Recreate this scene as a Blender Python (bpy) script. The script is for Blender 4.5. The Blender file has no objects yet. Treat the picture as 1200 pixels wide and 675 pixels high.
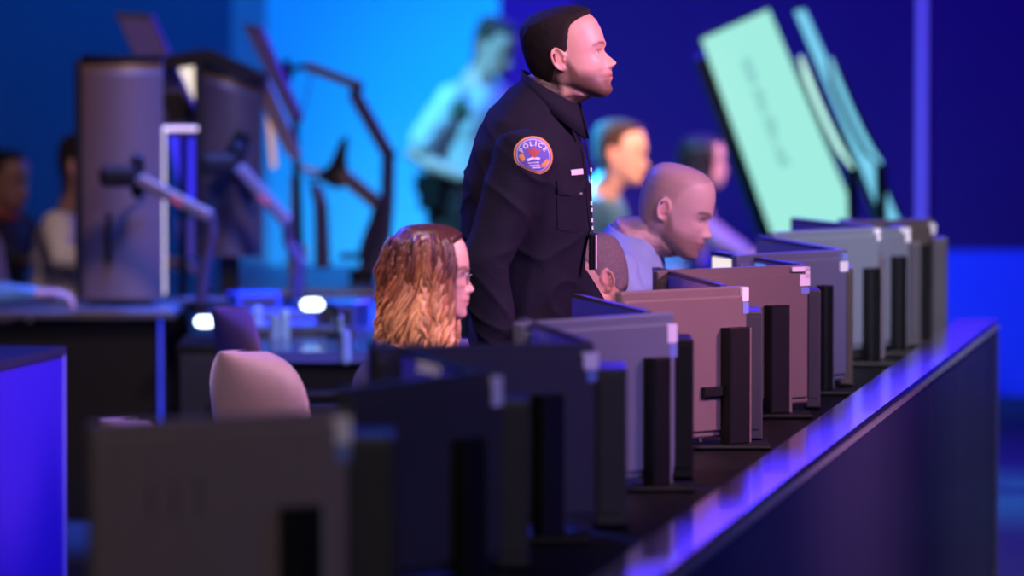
import bpy, bmesh, math, random
import numpy as np
from mathutils import Vector, Matrix, noise
from mathutils.bvhtree import BVHTree
PI = math.pi
R = math.radians
SC = bpy.context.scene
COL = SC.collection
random.seed(7)
rng = np.random.RandomState(5)

# ------------------------------------------------------------------ camera
F = 6500.0          # focal length in pixels of the 1200 px wide frame
H = 1.82            # eye height
TILT = math.atan(337.5 / F)
CT, ST = math.cos(TILT), math.sin(TILT)

def at(px, py, s):
    """point seen at pixel (px,py) at the distance where one metre spans s pixels"""
    cx, cy = (px - 600) / F, (337.5 - py) / F
    dy = CT + cy * ST
    dz = -ST + cy * CT
    Y = F / s
    k = Y / dy
    return Vector((cx * k, Y, H + dz * k))

cam_d = bpy.data.cameras.new('camera')
cam = bpy.data.objects.new('camera', cam_d)
COL.objects.link(cam)
cam.location = (0, 0, H)
cam.rotation_euler = (PI / 2 - TILT, 0, 0)
cam_d.sensor_width = 36
cam_d.lens = 36 * F / 1200
cam_d.clip_end = 100
cam_d.dof.use_dof = True
cam_d.dof.focus_distance = F / 470
cam_d.dof.aperture_fstop = 2.15
SC.camera = cam

# ------------------------------------------------------------------ materials
MATS = {}
def mat(name, col, rough=0.5, metal=0.0, spec=0.5, emit=None, estr=0.0, noise_amt=0.0, nscale=20, coat=0.0, bump=0.0, attr=False, sss=0.0, sheen=0.0):
    if name in MATS: return MATS[name]
    m = bpy.data.materials.new(name); m.use_nodes = True
    nt = m.node_tree; b = nt.nodes['Principled BSDF']
    b.inputs['Base Color'].default_value = (*col, 1)
    b.inputs['Roughness'].default_value = rough
    b.inputs['Metallic'].default_value = metal
    b.inputs['Specular IOR Level'].default_value = spec
    b.inputs['Coat Weight'].default_value = coat
    b.inputs['Sheen Weight'].default_value = sheen
    if sss:
        b.inputs['Subsurface Weight'].default_value = sss
        b.inputs['Subsurface Radius'].default_value = (0.01, 0.004, 0.002)
        b.inputs['Subsurface Scale'].default_value = 1.0
    if emit:
        b.inputs['Emission Color'].default_value = (*emit, 1)
        b.inputs['Emission Strength'].default_value = estr
    src = None
    if attr:
        a = nt.nodes.new('ShaderNodeVertexColor'); a.layer_name = 'Col'
        src = a.outputs['Color']
        nt.links.new(src, b.inputs['Base Color'])
    tc = nt.nodes.new('ShaderNodeTexCoord')
    if noise_amt > 0:
        n = nt.nodes.new('ShaderNodeTexNoise'); n.inputs['Scale'].default_value = nscale; n.inputs['Detail'].default_value = 4
        nt.links.new(tc.outputs['Object'], n.inputs['Vector'])
        mr = nt.nodes.new('ShaderNodeMapRange')
        mr.inputs['To Min'].default_value = 1 - noise_amt; mr.inputs['To Max'].default_value = 1 + noise_amt
        nt.links.new(n.outputs['Fac'], mr.inputs['Value'])
        mx = nt.nodes.new('ShaderNodeVectorMath'); mx.operation = 'SCALE'
        if src: nt.links.new(src, mx.inputs[0])
        else: mx.inputs[0].default_value = col
        nt.links.new(mr.outputs['Result'], mx.inputs['Scale'])
        nt.links.new(mx.outputs['Vector'], b.inputs['Base Color'])
    if bump > 0:
        n2 = nt.nodes.new('ShaderNodeTexNoise'); n2.inputs['Scale'].default_value = nscale * 6; n2.inputs['Detail'].default_value = 3
        nt.links.new(tc.outputs['Object'], n2.inputs['Vector'])
        bp = nt.nodes.new('ShaderNodeBump'); bp.inputs['Strength'].default_value = bump; bp.inputs['Distance'].default_value = 0.004
        nt.links.new(n2.outputs['Fac'], bp.inputs['Height'])
        nt.links.new(bp.outputs['Normal'], b.inputs['Normal'])
    MATS[name] = m
    return m

SKIN = mat('skin', (.55, .33, .25), .48, attr=True, sss=.08, noise_amt=.06, nscale=60)
HAIR = mat('hair', (.03, .02, .015), .7, spec=.25, attr=True, noise_amt=.35, nscale=130, bump=.5)
HAIRL = mat('long_hair', (.3, .15, .05), .38, attr=True, noise_amt=.2, nscale=60)
NAVY = mat('navy_uniform', (.0075, .0075, .018), .85, spec=.15, noise_amt=.15, nscale=30, bump=.25)
NAVYP = mat('navy_trousers', (.010, .010, .018), .85, noise_amt=.15, nscale=30)
BLUESH = mat('light_blue_shirt', (.30, .42, .68), .8, noise_amt=.08, nscale=15, bump=.15)
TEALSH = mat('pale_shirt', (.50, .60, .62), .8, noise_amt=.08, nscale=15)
LILSH = mat('lilac_blouse', (.40, .32, .62), .8, noise_amt=.08, nscale=15)
WHITESH = mat('white_shirt', (.72, .72, .70), .8, noise_amt=.08, nscale=15)
DARKCL = mat('dark_cloth', (.015, .013, .016), .85, noise_amt=.2, nscale=20)
MAROON = mat('maroon_cloth', (.30, .06, .05), .8)
EYEW = mat('eye', (.7, .68, .66), .2, attr=True)
BLACKP = mat('black_plastic', (.006, .006, .007), .5, noise_amt=.1, spec=.25)
DARKP = mat('dark_plastic', (.035, .035, .042), .42, noise_amt=.08)
HGREY = mat('housing_lit_grey', (.19, .155, .165), .45, noise_amt=.05)  # housing tones here carry the uneven light falling on the monitor backs
HSLATE = mat('housing_lit_slate', (.155, .175, .225), .42, noise_amt=.05)
HBROWN = mat('housing_lit_taupe', (.165, .118, .108), .45, noise_amt=.05)
HDK2 = mat('housing_lit_indigo', (.12, .11, .19), .42, noise_amt=.05)
HDARK = mat('housing_shaded_charcoal', (.048, .046, .054), .42, noise_amt=.06)
EDGEM = mat('satin_edge', (.35, .35, .38), .35, metal=.3)
STICK = mat('paper_sticker', (.85, .82, .82), .6)
STICKB = mat('blue_tag', (.18, .26, .60), .5)
METAL = mat('brushed_metal', (.4, .4, .42), .35, metal=1)
GOLDW = mat('gold_thread', (.75, .33, .05), .6)
PURW = mat('violet_thread', (.10, .09, .42), .7)
WHTW = mat('white_thread', (.75, .75, .85), .7)
REDW = mat('russet_thread', (.36, .06, .03), .7)

# ------------------------------------------------------------------ mesh collecting
class MB:
    def __init__(self): self.v = []; self.f = []; self.m = []
    def add(self, v, f, mi=0):
        o = len(self.v); self.v += [Vector(p) for p in v]; self.f += [tuple(i + o for i in q) for q in f]; self.m += [mi] * len(f); return self
    def box(self, c, s, rot=None, bev=0.0, mi=0):
        """box, centre c, full size s, optional rotation matrix, with chamfered edges"""
        bm = bmesh.new(); bmesh.ops.create_cube(bm, size=1)
        for v in bm.verts: v.co = Vector((v.co.x * s[0], v.co.y * s[1], v.co.z * s[2]))
        if bev > 0:
            bmesh.ops.bevel(bm, geom=bm.edges[:], offset=min(bev, min(s) * .45), segments=2, affect='EDGES', profile=.5)
        M = (rot.to_4x4() if rot is not None else Matrix.Identity(4)); M.translation = Vector(c)
        bm.verts.ensure_lookup_table()
        vs = [M @ v.co for v in bm.verts]; fs = [tuple(v.index for v in f.verts) for f in bm.faces]
        bm.free(); return self.add(vs, fs, mi)
    def loft(self, rings, cap=True, closed=True, mi=0):
        n = len(rings[0]); v = [p for r in rings for p in r]; f = []
        for i in range(len(rings) - 1):
            for j in range(n if closed else n - 1):
                a = i * n + j; b = i * n + (j + 1) % n
                f.append((a, b, b + n, a + n))
        if cap:
            f.append(tuple(range(n - 1, -1, -1))); f.append(tuple(range((len(rings) - 1) * n, len(rings) * n)))
        return self.add(v, f, mi)
    def tube(self, pts, rad, n=12, up=None, cap=True, round_ends=False, mi=0):
        """tube along pts; rad: number, list of numbers or list of (ra, rb)"""
        pts = [Vector(p) for p in pts]
        if not isinstance(rad, (list, tuple)): rad = [rad] * len(pts)
        rad = [r if isinstance(r, (list, tuple)) else (r, r) for r in rad]
        if round_ends:
            d0 = (pts[0] - pts[1]).normalized(); d1 = (pts[-1] - pts[-2]).normalized()
            a, b = rad[0], rad[-1]; P2 = []; R2 = []
            for k in (0, 1, 2):
                an = PI / 2 * (1 - k / 3); P2.append(pts[0] + d0 * min(a) * math.sin(an)); c = max(.08, math.cos(an)); R2.append((a[0] * c, a[1] * c))
            P3 = []; R3 = []
            for k in (2, 1, 0):
                an = PI / 2 * (1 - k / 3); P3.append(pts[-1] + d1 * min(b) * math.sin(an)); c = max(.08, math.cos(an)); R3.append((b[0] * c, b[1] * c))
            pts = P2 + pts + P3; rad = R2 + rad + R3
        up = Vector(up) if up is not None else None
        rings = []; prev = None
        for i, p in enumerate(pts):
            t = (pts[min(i + 1, len(pts) - 1)] - pts[max(i - 1, 0)]).normalized()
            ref = prev if prev is not None else (up if up is not None else (Vector((0, 0, 1)) if abs(t.z) < .9 else Vector((1, 0, 0))))
            if up is not None and abs(t.dot(up)) < .95: ref = up
            u = (ref - t * ref.dot(t)).normalized(); w = t.cross(u); prev = u
            rings.append([p + u * (rad[i][0] * math.cos(2 * PI * k / n)) + w * (rad[i][1] * math.sin(2 * PI * k / n)) for k in range(n)])
        return self.loft(rings, cap, mi=mi)
    def ell(self, c, r, rot=None, n=16, mi=0):
        v = []; f = []
        M = rot if rot is not None else Matrix.Identity(3)
        for i in range(n + 1):
            for j in range(n * 2):
                a = PI * i / n; b = PI * j / n
                v.append(Vector(c) + M @ Vector((r[0] * math.sin(a) * math.cos(b), r[1] * math.sin(a) * math.sin(b), r[2] * math.cos(a))))
        for i in range(n):
            for j in range(n * 2):
                q = (i * n * 2 + j, i * n * 2 + (j + 1) % (n * 2))
                f.append((q[0], q[0] + n * 2, q[1] + n * 2, q[1]))
        return self.add(v, f, mi)
    def prism(self, poly, d, mi=0):
        """extrude the polygon (3d points) by vector d"""
        n = len(poly); v = [Vector(p) for p in poly] + [Vector(p) + Vector(d) for p in poly]
        f = [tuple(range(n - 1, -1, -1)), tuple(range(n, 2 * n))] + [(i, (i + 1) % n, (i + 1) % n + n, i + n) for i in range(n)]
        return self.add(v, f, mi)

def new_mesh(name, v, f, smooth, mi=None):
    me = bpy.data.meshes.new(name); me.from_pydata([tuple(p) for p in v], [], f)
    if mi is not None: me.polygons.foreach_set('material_index', mi)
    me.validate(); me.update()
    bm = bmesh.new(); bm.from_mesh(me)
    bmesh.ops.remove_doubles(bm, verts=bm.verts[:], dist=1e-6)
    bmesh.ops.recalc_face_normals(bm, faces=bm.faces[:]); bm.to_mesh(me); bm.free()
    if smooth:
        me.shade_smooth() if hasattr(me, 'shade_smooth') else None
    return me

def tag(o, label=None, cat=None, group=None, kind=None):
    if label: o['label'] = label
    if cat: o['category'] = cat
    if group: o['group'] = group
    if kind: o['kind'] = kind
    return o

def wmat(o):
    M = o.matrix_basis.copy()
    p = o.parent
    while p: M = p.matrix_basis @ M; p = p.parent
    return M

def obj(name, mb, m, parent=None, smooth=False, local=False, label=None, cat=None, group=None, kind=None):
    """link the collected geometry (world coordinates) as one mesh object"""
    vs = mb.v
    o = bpy.data.objects.new(name, None)
    if parent is not None:
        if not local:
            Mi = wmat(parent).inverted(); vs = [Mi @ p for p in vs]
        loc = Vector((0, 0, 0))
    else:
        lo = Vector((min(p[i] for p in vs) for i in range(3))); hi = Vector((max(p[i] for p in vs) for i in range(3)))
        loc = Vector(((lo.x + hi.x) / 2, (lo.y + hi.y) / 2, lo.z)); vs = [p - loc for p in vs]
    me = new_mesh(name, vs, mb.f, smooth, mb.m if isinstance(m, (list, tuple)) and len(mb.m) == len(mb.f) else None)
    bpy.data.objects.remove(o)
    o = bpy.data.objects.new(name, me); COL.objects.link(o); o.location = loc
    if parent is not None: o.parent = parent
    for mm in (m if isinstance(m, (list, tuple)) else [m]): me.materials.append(mm)
    return tag(o, label, cat, group, kind)

def empty(name, loc, rz=0, label=None, cat=None, group=None):
    o = bpy.data.objects.new(name, None); COL.objects.link(o); o.location = loc; o.rotation_euler = (0, 0, rz)
    o.empty_display_size = .1
    o.matrix_basis = Matrix.Translation(Vector(loc)) @ Matrix.Rotation(rz, 4, 'Z')
    return tag(o, label, cat, group)

def copy_tree(o, parent=None):
    c = o.copy(); COL.objects.link(c); c.parent = parent
    for ch in list(o.children): copy_tree(ch, c)
    return c

def remeshed(mb, voxel, smooth_it=2):
    """join overlapping closed shapes into one continuous surface -> MB"""
    me = bpy.data.meshes.new('tmp'); me.from_pydata([tuple(p) for p in mb.v], [], mb.f); me.update()
    bm = bmesh.new(); bm.from_mesh(me); bmesh.ops.recalc_face_normals(bm, faces=bm.faces[:]); bm.to_mesh(me); bm.free()
    o = bpy.data.objects.new('tmp', me); COL.objects.link(o)
    md = o.modifiers.new('r', 'REMESH'); md.mode = 'VOXEL'; md.voxel_size = voxel; md.adaptivity = 0
    if smooth_it:
        ms = o.modifiers.new('s', 'SMOOTH'); ms.factor = .5; ms.iterations = smooth_it
    dg = bpy.context.evaluated_depsgraph_get(); ev = o.evaluated_get(dg); m2 = ev.to_mesh()
    out = MB(); out.v = [v.co.copy() for v in m2.vertices]; out.f = [tuple(p.vertices) for p in m2.polygons]; out.m = [0] * len(out.f)
    ev.to_mesh_clear(); bpy.data.objects.remove(o); bpy.data.meshes.remove(me)
    return out

def set_col(o, cols):
    me = o.data
    a = me.color_attributes.new('Col', 'FLOAT_COLOR', 'POINT')
    arr = np.ones((len(me.vertices), 4), dtype=np.float32); arr[:, :3] = cols
    a.data.foreach_set('color', arr.ravel())

def coords(o):
    a = np.empty(len(o.data.vertices) * 3, dtype=np.float32); o.data.vertices.foreach_get('co', a); return a.reshape(-1, 3)

# ------------------------------------------------------------------ heads
BASE = np.array([  # z, front, back, half width, centre x (millimetres; eyes at z=0)
 (-112, 74, 54, 14, 64), (-106, 84, 42, 32, 62), (-97, 88, 28, 44, 54), (-85, 89, 5, 54, 40), (-72, 91, -20, 61, 25), (-60, 92, -55, 66, 8),
 (-45, 92, -78, 69.5, 0), (-30, 91, -87, 72, -5), (-15, 91, -92, 73.5, -5), (0, 93, -95, 75, -5), (12, 97, -97, 76, -5), (30, 98, -98, 77, -5),
 (55, 95, -97, 76.5, -5), (78, 88, -92, 73, -5), (95, 76, -84, 66, -5), (108, 58, -68, 52, -6), (115, 38, -48, 36, -7), (118.5, 12, -22, 12, -7)])
MID = np.array([  # z, forward bulge on the midline, spread sideways
 (-112, 0, 18), (-104, 5, 18), (-97, 6, 18), (-88, 3, 18), (-80, 1, 20), (-74, 7, 18), (-68, 8.5, 20), (-64, 4, 22), (-61, 9, 20), (-55, 9, 20), (-48, 7, 15),
 (-44, 13, 13), (-39, 23, 11), (-34, 25, 10), (-28, 20, 9), (-18, 12, 8), (-8, 5, 8), (0, -1, 10), (6, 1, 14), (14, 3.5, 26), (24, 1, 26), (40, 0, 30), (120, 0, 30)])

def head_grid(nz=120, na=112, fem=0.0):
    zs = np.concatenate([np.linspace(-112, 108, nz - 10), np.linspace(109, 118.5, 10)])
    th = np.linspace(0, 2 * PI, na, endpoint=False)
    f = np.interp(zs, BASE[:, 0], BASE[:, 1]); b = np.interp(zs, BASE[:, 0], BASE[:, 2])
    w = np.interp(zs, BASE[:, 0], BASE[:, 3]); x0 = np.interp(zs, BASE[:, 0], BASE[:, 4])
    # round the tables a little
    k = np.array([.25, .5, .25])
    for _ in range(3):
        for a in (f, b, w, x0): a[1:-1] = np.convolve(a, k, 'valid')
    if fem: w = w * (1 - .05 * fem * (zs < 0)); 
    Z, T = np.meshgrid(zs, th, indexing='ij')
    f, b, w, x0 = [a[:, None] for a in (f, b, w, x0)]
    c, s = np.cos(T), np.sin(T)
    e = 2 / 2.25
    X = np.where(c > 0, x0 + (f - x0) * np.abs(c) ** e, x0 - (x0 - b) * np.abs(c) ** e)
    Y = w * np.sign(s) * np.abs(s) ** e
    front = np.clip(c, 0, 1) ** .5
    add = np.interp(Z, MID[:, 0], MID[:, 1]); sg = np.interp(Z, MID[:, 0], MID[:, 2])
    if fem: add = np.where((Z > 5), add * (1 - .6 * fem), add * (1 - .15 * fem))
    X = X + add * np.exp(-(Y ** 2) / (2 * sg ** 2)) * front
    g = lambda y0, z0, sy, sz: np.exp(-((np.abs(Y) - y0) ** 2) / (2 * sy ** 2) - ((Z - z0) ** 2) / (2 * sz ** 2)) * front
    X = X + 8 * g(13, -40, 5, 5)            # nose wings
    X = X - 10 * g(31, -3, 13, 9)            # eye sockets
    X = X + 4 * g(32, 1.5, 10, 3.2)           # upper lids
    X = X + 3 * g(36, 15, 15, 5) * (1 - .5 * fem)   # brow ridge
    X = X + 4 * g(45, -26, 14, 12)           # cheek bones
    X = X - 3 * g(44, -58, 12, 14)
    return X, Y, Z, T

def grid_mesh(X, Y, Z, scale=.001):
    nz, na = X.shape
    v = np.stack([X, Y, Z], -1).reshape(-1, 3) * scale
    f = []
    for i in range(nz - 1):
        for j in range(na):
            a = i * na + j; b = i * na + (j + 1) % na
            f.append((a, b, b + na, a + na))
    f.append(tuple(range(na - 1, -1, -1))); f.append(tuple(range((nz - 1) * na, nz * na)))
    return v, f

def ear_mb(side):
    """side -1 = right ear (y<0); head coordinates in metres"""
    m = MB(); pts = []; rr = []
    for k in range(15):
        a = R(-75 + 285 * k / 14)
        out = .009 + .006 * math.sin(max(0, min(PI, a + .6)) * .8)
        pts.append(Vector((-.015 - .016 * math.cos(a + PI) * -1 * -1, side * (.074 + out), .0 + .030 * math.sin(a)))); rr.append(.0042)
    pts = [Vector((-.015 + .0165 * math.cos(R(-150 + 0) + 2 * PI * 0) * 0 + p.x + .015, p.y, p.z)) for p in pts]
    P = []
    for k in range(17):
        a = R(-100 - 250 * k / 16 + 360)     # from lobe, round the back, over the top, to the front
        x = -.014 + .0165 * math.cos(a); z = .0 + .0295 * math.sin(a) + (.002 if math.sin(a) > 0 else 0)
        P.append(Vector((x - .12 * z, side * (.0755 + .012 * max(0, -math.cos(a)) + .004), z)))
    m.tube(P, [.0042] * 17, 8, round_ends=True)
    m.ell((-.014, side * .077, 0), (.0145, .0045, .026), Matrix.Rotation(side * R(-18), 3, 'Z'), 8)
    m.ell((-.010, side * .0785, -.027), (.008, .004, .009), None, 8)
    m.ell((-.001, side * .0775, -.003), (.004, .005, .007), None, 8)
    return m

def hair_cap(X, Y, Z, xlim, thick, soft=12, seed=0, rough=.8):
    """short hair: the scalp surface pushed outward where hair grows, sunk below the skin elsewhere"""
    nz, na = X.shape
    V = np.stack([X, Y, Z], -1)
    du = np.roll(V, -1, 1) - np.roll(V, 1, 1); dv = np.gradient(V, axis=0)
    N = np.cross(du, dv); N /= np.linalg.norm(N, axis=2, keepdims=True) + 1e-9
    C = np.array([0, 0, 0.]); sgn = np.sign(np.sum(N * (V - C), -1, keepdims=True)); N = N * sgn
    lim = np.interp(Z, xlim[0], xlim[1])
    m = np.clip((lim - X) / soft, 0, 1)
    T = np.interp(Z, thick[0], thick[1])
    nn = np.array([[noise.noise(Vector((X[i, j] * .12, Y[i, j] * .12, Z[i, j] * .05 + seed))) for j in range(na)] for i in range(nz)])
    off = np.where(m > 0, m ** .6 * T * (1 + .12 * nn * rough) + nn * rough * m, 0) - 2.0 * (1 - m)
    V2 = V + N * off[..., None]
    v = V2.reshape(-1, 3) * .001
    keep = (m > 0) | (np.roll(m, 1, 1) > 0) | (np.roll(m, -1, 1) > 0)
    f = []
    for i in range(nz - 1):
        for j in range(na):
            if keep[i, j] or keep[i + 1, j]:
                a = i * na + j; b = i * na + (j + 1) % na
                f.append((a, b, b + na, a + na))
    f.append(tuple(range((nz - 1) * na, nz * na)))
    mb = MB(); mb.add([Vector(p) for p in v], f); return mb

XL_SHORT = ([-60, -45, -15, 0, 20, 45, 66, 78, 87, 94, 104, 120], [-60, -38, -24, 2, 12, 18, 24, 32, 50, 76, 100, 120])
TH_SHORT = ([-60, -20, 10, 40, 70, 90, 118], [1.0, 2.0, 3.2, 5.0, 8.5, 11, 9])
XL_BUZZ = ([-60, -45, -15, 0, 20, 45, 66, 80, 90, 100, 120], [-60, -38, -24, 2, 10, 18, 28, 46, 60, 85, 90])

def head_colors(v, base, beard=0, beardc=(.05, .03, .022), lips=(.5, .2, .17), brow=(.05, .03, .02), blush=.12, scalp=None, nape=None):
    """v in head coordinates (metres) -> colours"""
    x, y, z = v[:, 0] * 1000, v[:, 1] * 1000, v[:, 2] * 1000
    c = np.tile(np.array(base, dtype=float), (len(v), 1))
    mixw = lambda w, col: c * (1 - w[:, None]) + np.array(col)[None, :] * w[:, None]
    g = lambda a, s: np.exp(-(a ** 2) / (2 * s ** 2))
    fr = (x > 40)
    near = (np.abs(y) < 95) & (np.abs(x) < 125) & (z > -135) & (z < 130)
    c = mixw(blush * g(x - 75, 25) * g(np.abs(y) - 42, 16) * g(z + 28, 16) + blush * 1.2 * g(x - 115, 12) * g(z + 36, 9), (.75, .28, .22))
    c = mixw(.35 * (np.abs(y) > 76) * g(z, 25) * g(x + 14, 16), (.75, .25, .2))
    if scalp is not None:
        lim = np.interp(z, XL_BUZZ[0], XL_BUZZ[1]); w = np.clip((lim - x) / 14, 0, 1) * scalp[0] * near * (np.abs(y) < 78.5)
        c = mixw(w, scalp[1])
    if beard:
        lo = np.interp(x, [-30, 5, 25, 55, 80, 100], [-8, 6, -30, -38, -38, -42])   # beard starts below this height
        w = np.clip((lo - z) / 24, 0, 1) ** .8 * np.clip((z + 128) / 14, 0, 1) * np.clip((x + 18) / 22, 0, 1) * near
        w = w * (1 - .75 * g(z + 75, 6) * g(y, 15) * fr) * (1 - .4 * g(np.abs(y) - 20, 8) * g(z + 52, 7) * fr)
        c = mixw(w * beard, beardc)
    if nape is not None:
        w = np.clip((-18 - x) / 12, 0, 1) * np.clip((z + 122) / 20, 0, 1) * (z < -20) * (np.abs(x) < 125) * (np.abs(y) < 80); c = mixw(w * .9, nape)
    w = fr * g(y, 19) * (g(z + 60.5, 2.8) + g(z + 69, 3.4)); c = mixw(np.clip(w, 0, 1) * .8, lips)
    w = fr * g(y, 21) * g(z + 64.5, 1.5); c = mixw(w * .85, (.06, .02, .02))
    arch = 16 + 3.5 * np.cos((np.abs(y) - 38) / 14)
    w = fr * np.clip(1.3 - ((np.abs(y) - 36) / 21) ** 4, 0, 1) * g(z - arch, 3.2); c = mixw(np.clip(w, 0, 1) * .85, brow)
    w = fr * np.clip(1.2 - ((np.abs(y) - 32) / 13) ** 4, 0, 1) * g(z - 2.8, 1.5); c = mixw(np.clip(w, 0, 1) * .85, (.04, .02, .02))
    w = fr * g(np.abs(y) - 11, 4) * g(z + 46, 2.2); c = mixw(np.clip(w, 0, 1) * .7, (.12, .03, .02))
    return c

# ------------------------------------------------------------------ hands and bodies
def hand_mb(wrist, d, n, side, s=1.0, curl=.35, spread=.06):
    """hand from the wrist along d; n = back-of-hand normal; side +1/-1 = thumb direction along d x n"""
    d = Vector(d).normalized(); n = Vector(n); n = (n - d * n.dot(d)).normalized(); l = d.cross(n) * side
    m = MB(); w = Vector(wrist)
    P = lambda a, b, c: w + d * a * s + l * b * s + n * c * s
    m.tube([P(-.03, 0, 0), P(0, 0, 0), P(.02, .002, 0), P(.05, .002, .003), P(.08, 0, .003), P(.096, 0, .002)],
           [(.019 * s, .027 * s), (.018 * s, .028 * s), (.018 * s, .034 * s), (.016 * s, .041 * s), (.013 * s, .041 * s), (.009 * s, .037 * s)], 14, up=n, round_ends=True)
    for k, (b, L, r) in enumerate([(.031, .070, .0085), (.0105, .079, .0088), (-.0105, .073, .0083), (-.031, .057, .0074)]):
        pts = [P(.07, b * .95, .001)]; ang = 0; p = P(.09, b, .001); pts.append(p); dirb = b * spread / .03
        for seg, q in enumerate((.45, .30, .25)):
            ang += curl * (1 if seg == 0 else 1.25) + .05 * k * curl
            p = p + (d * math.cos(ang) - n * math.sin(ang) + l * dirb * .4).normalized() * L * q * s; pts.append(p)
        m.tube(pts, [r * s, r * s, r * .98 * s, r * .9 * s, r * .78 * s], 8, round_ends=True)
    m.tube([P(.015, .022, -.004), P(.04, .046, -.010), P(.062, .060, -.018), P(.084, .066, -.026)], [.013 * s, .0115 * s, .0098 * s, .008 * s], 8, round_ends=True)
    return m

TORSO = [(-.12, .09, .13), (-.04, .125, .168), (.08, .13, .172), (.25, .125, .165), (.45, .125, .168), (.62, .13, .185), (.74, .127, .196), (.83, .112, .19), (.90, .09, .15), (.95, .072, .105), (1.0, .062, .068)]

def ring(c, rx, ry, tiltdir, n=28):
    """horizontal-ish superellipse ring whose plane is tipped so that its normal follows tiltdir in the xz plane"""
    t = Vector(tiltdir).normalized(); u = Vector((t.z, 0, -t.x)).normalized(); y = Vector((0, 1, 0))
    e = 2 / 2.4; out = []
    for k in range(n):
        a = 2 * PI * k / n; ca, sa = math.cos(a), math.sin(a)
        out.append(Vector(c) + u * rx * math.copysign(abs(ca) ** e, ca) + y * ry * math.copysign(abs(sa) ** e, sa))
    return out

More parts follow.
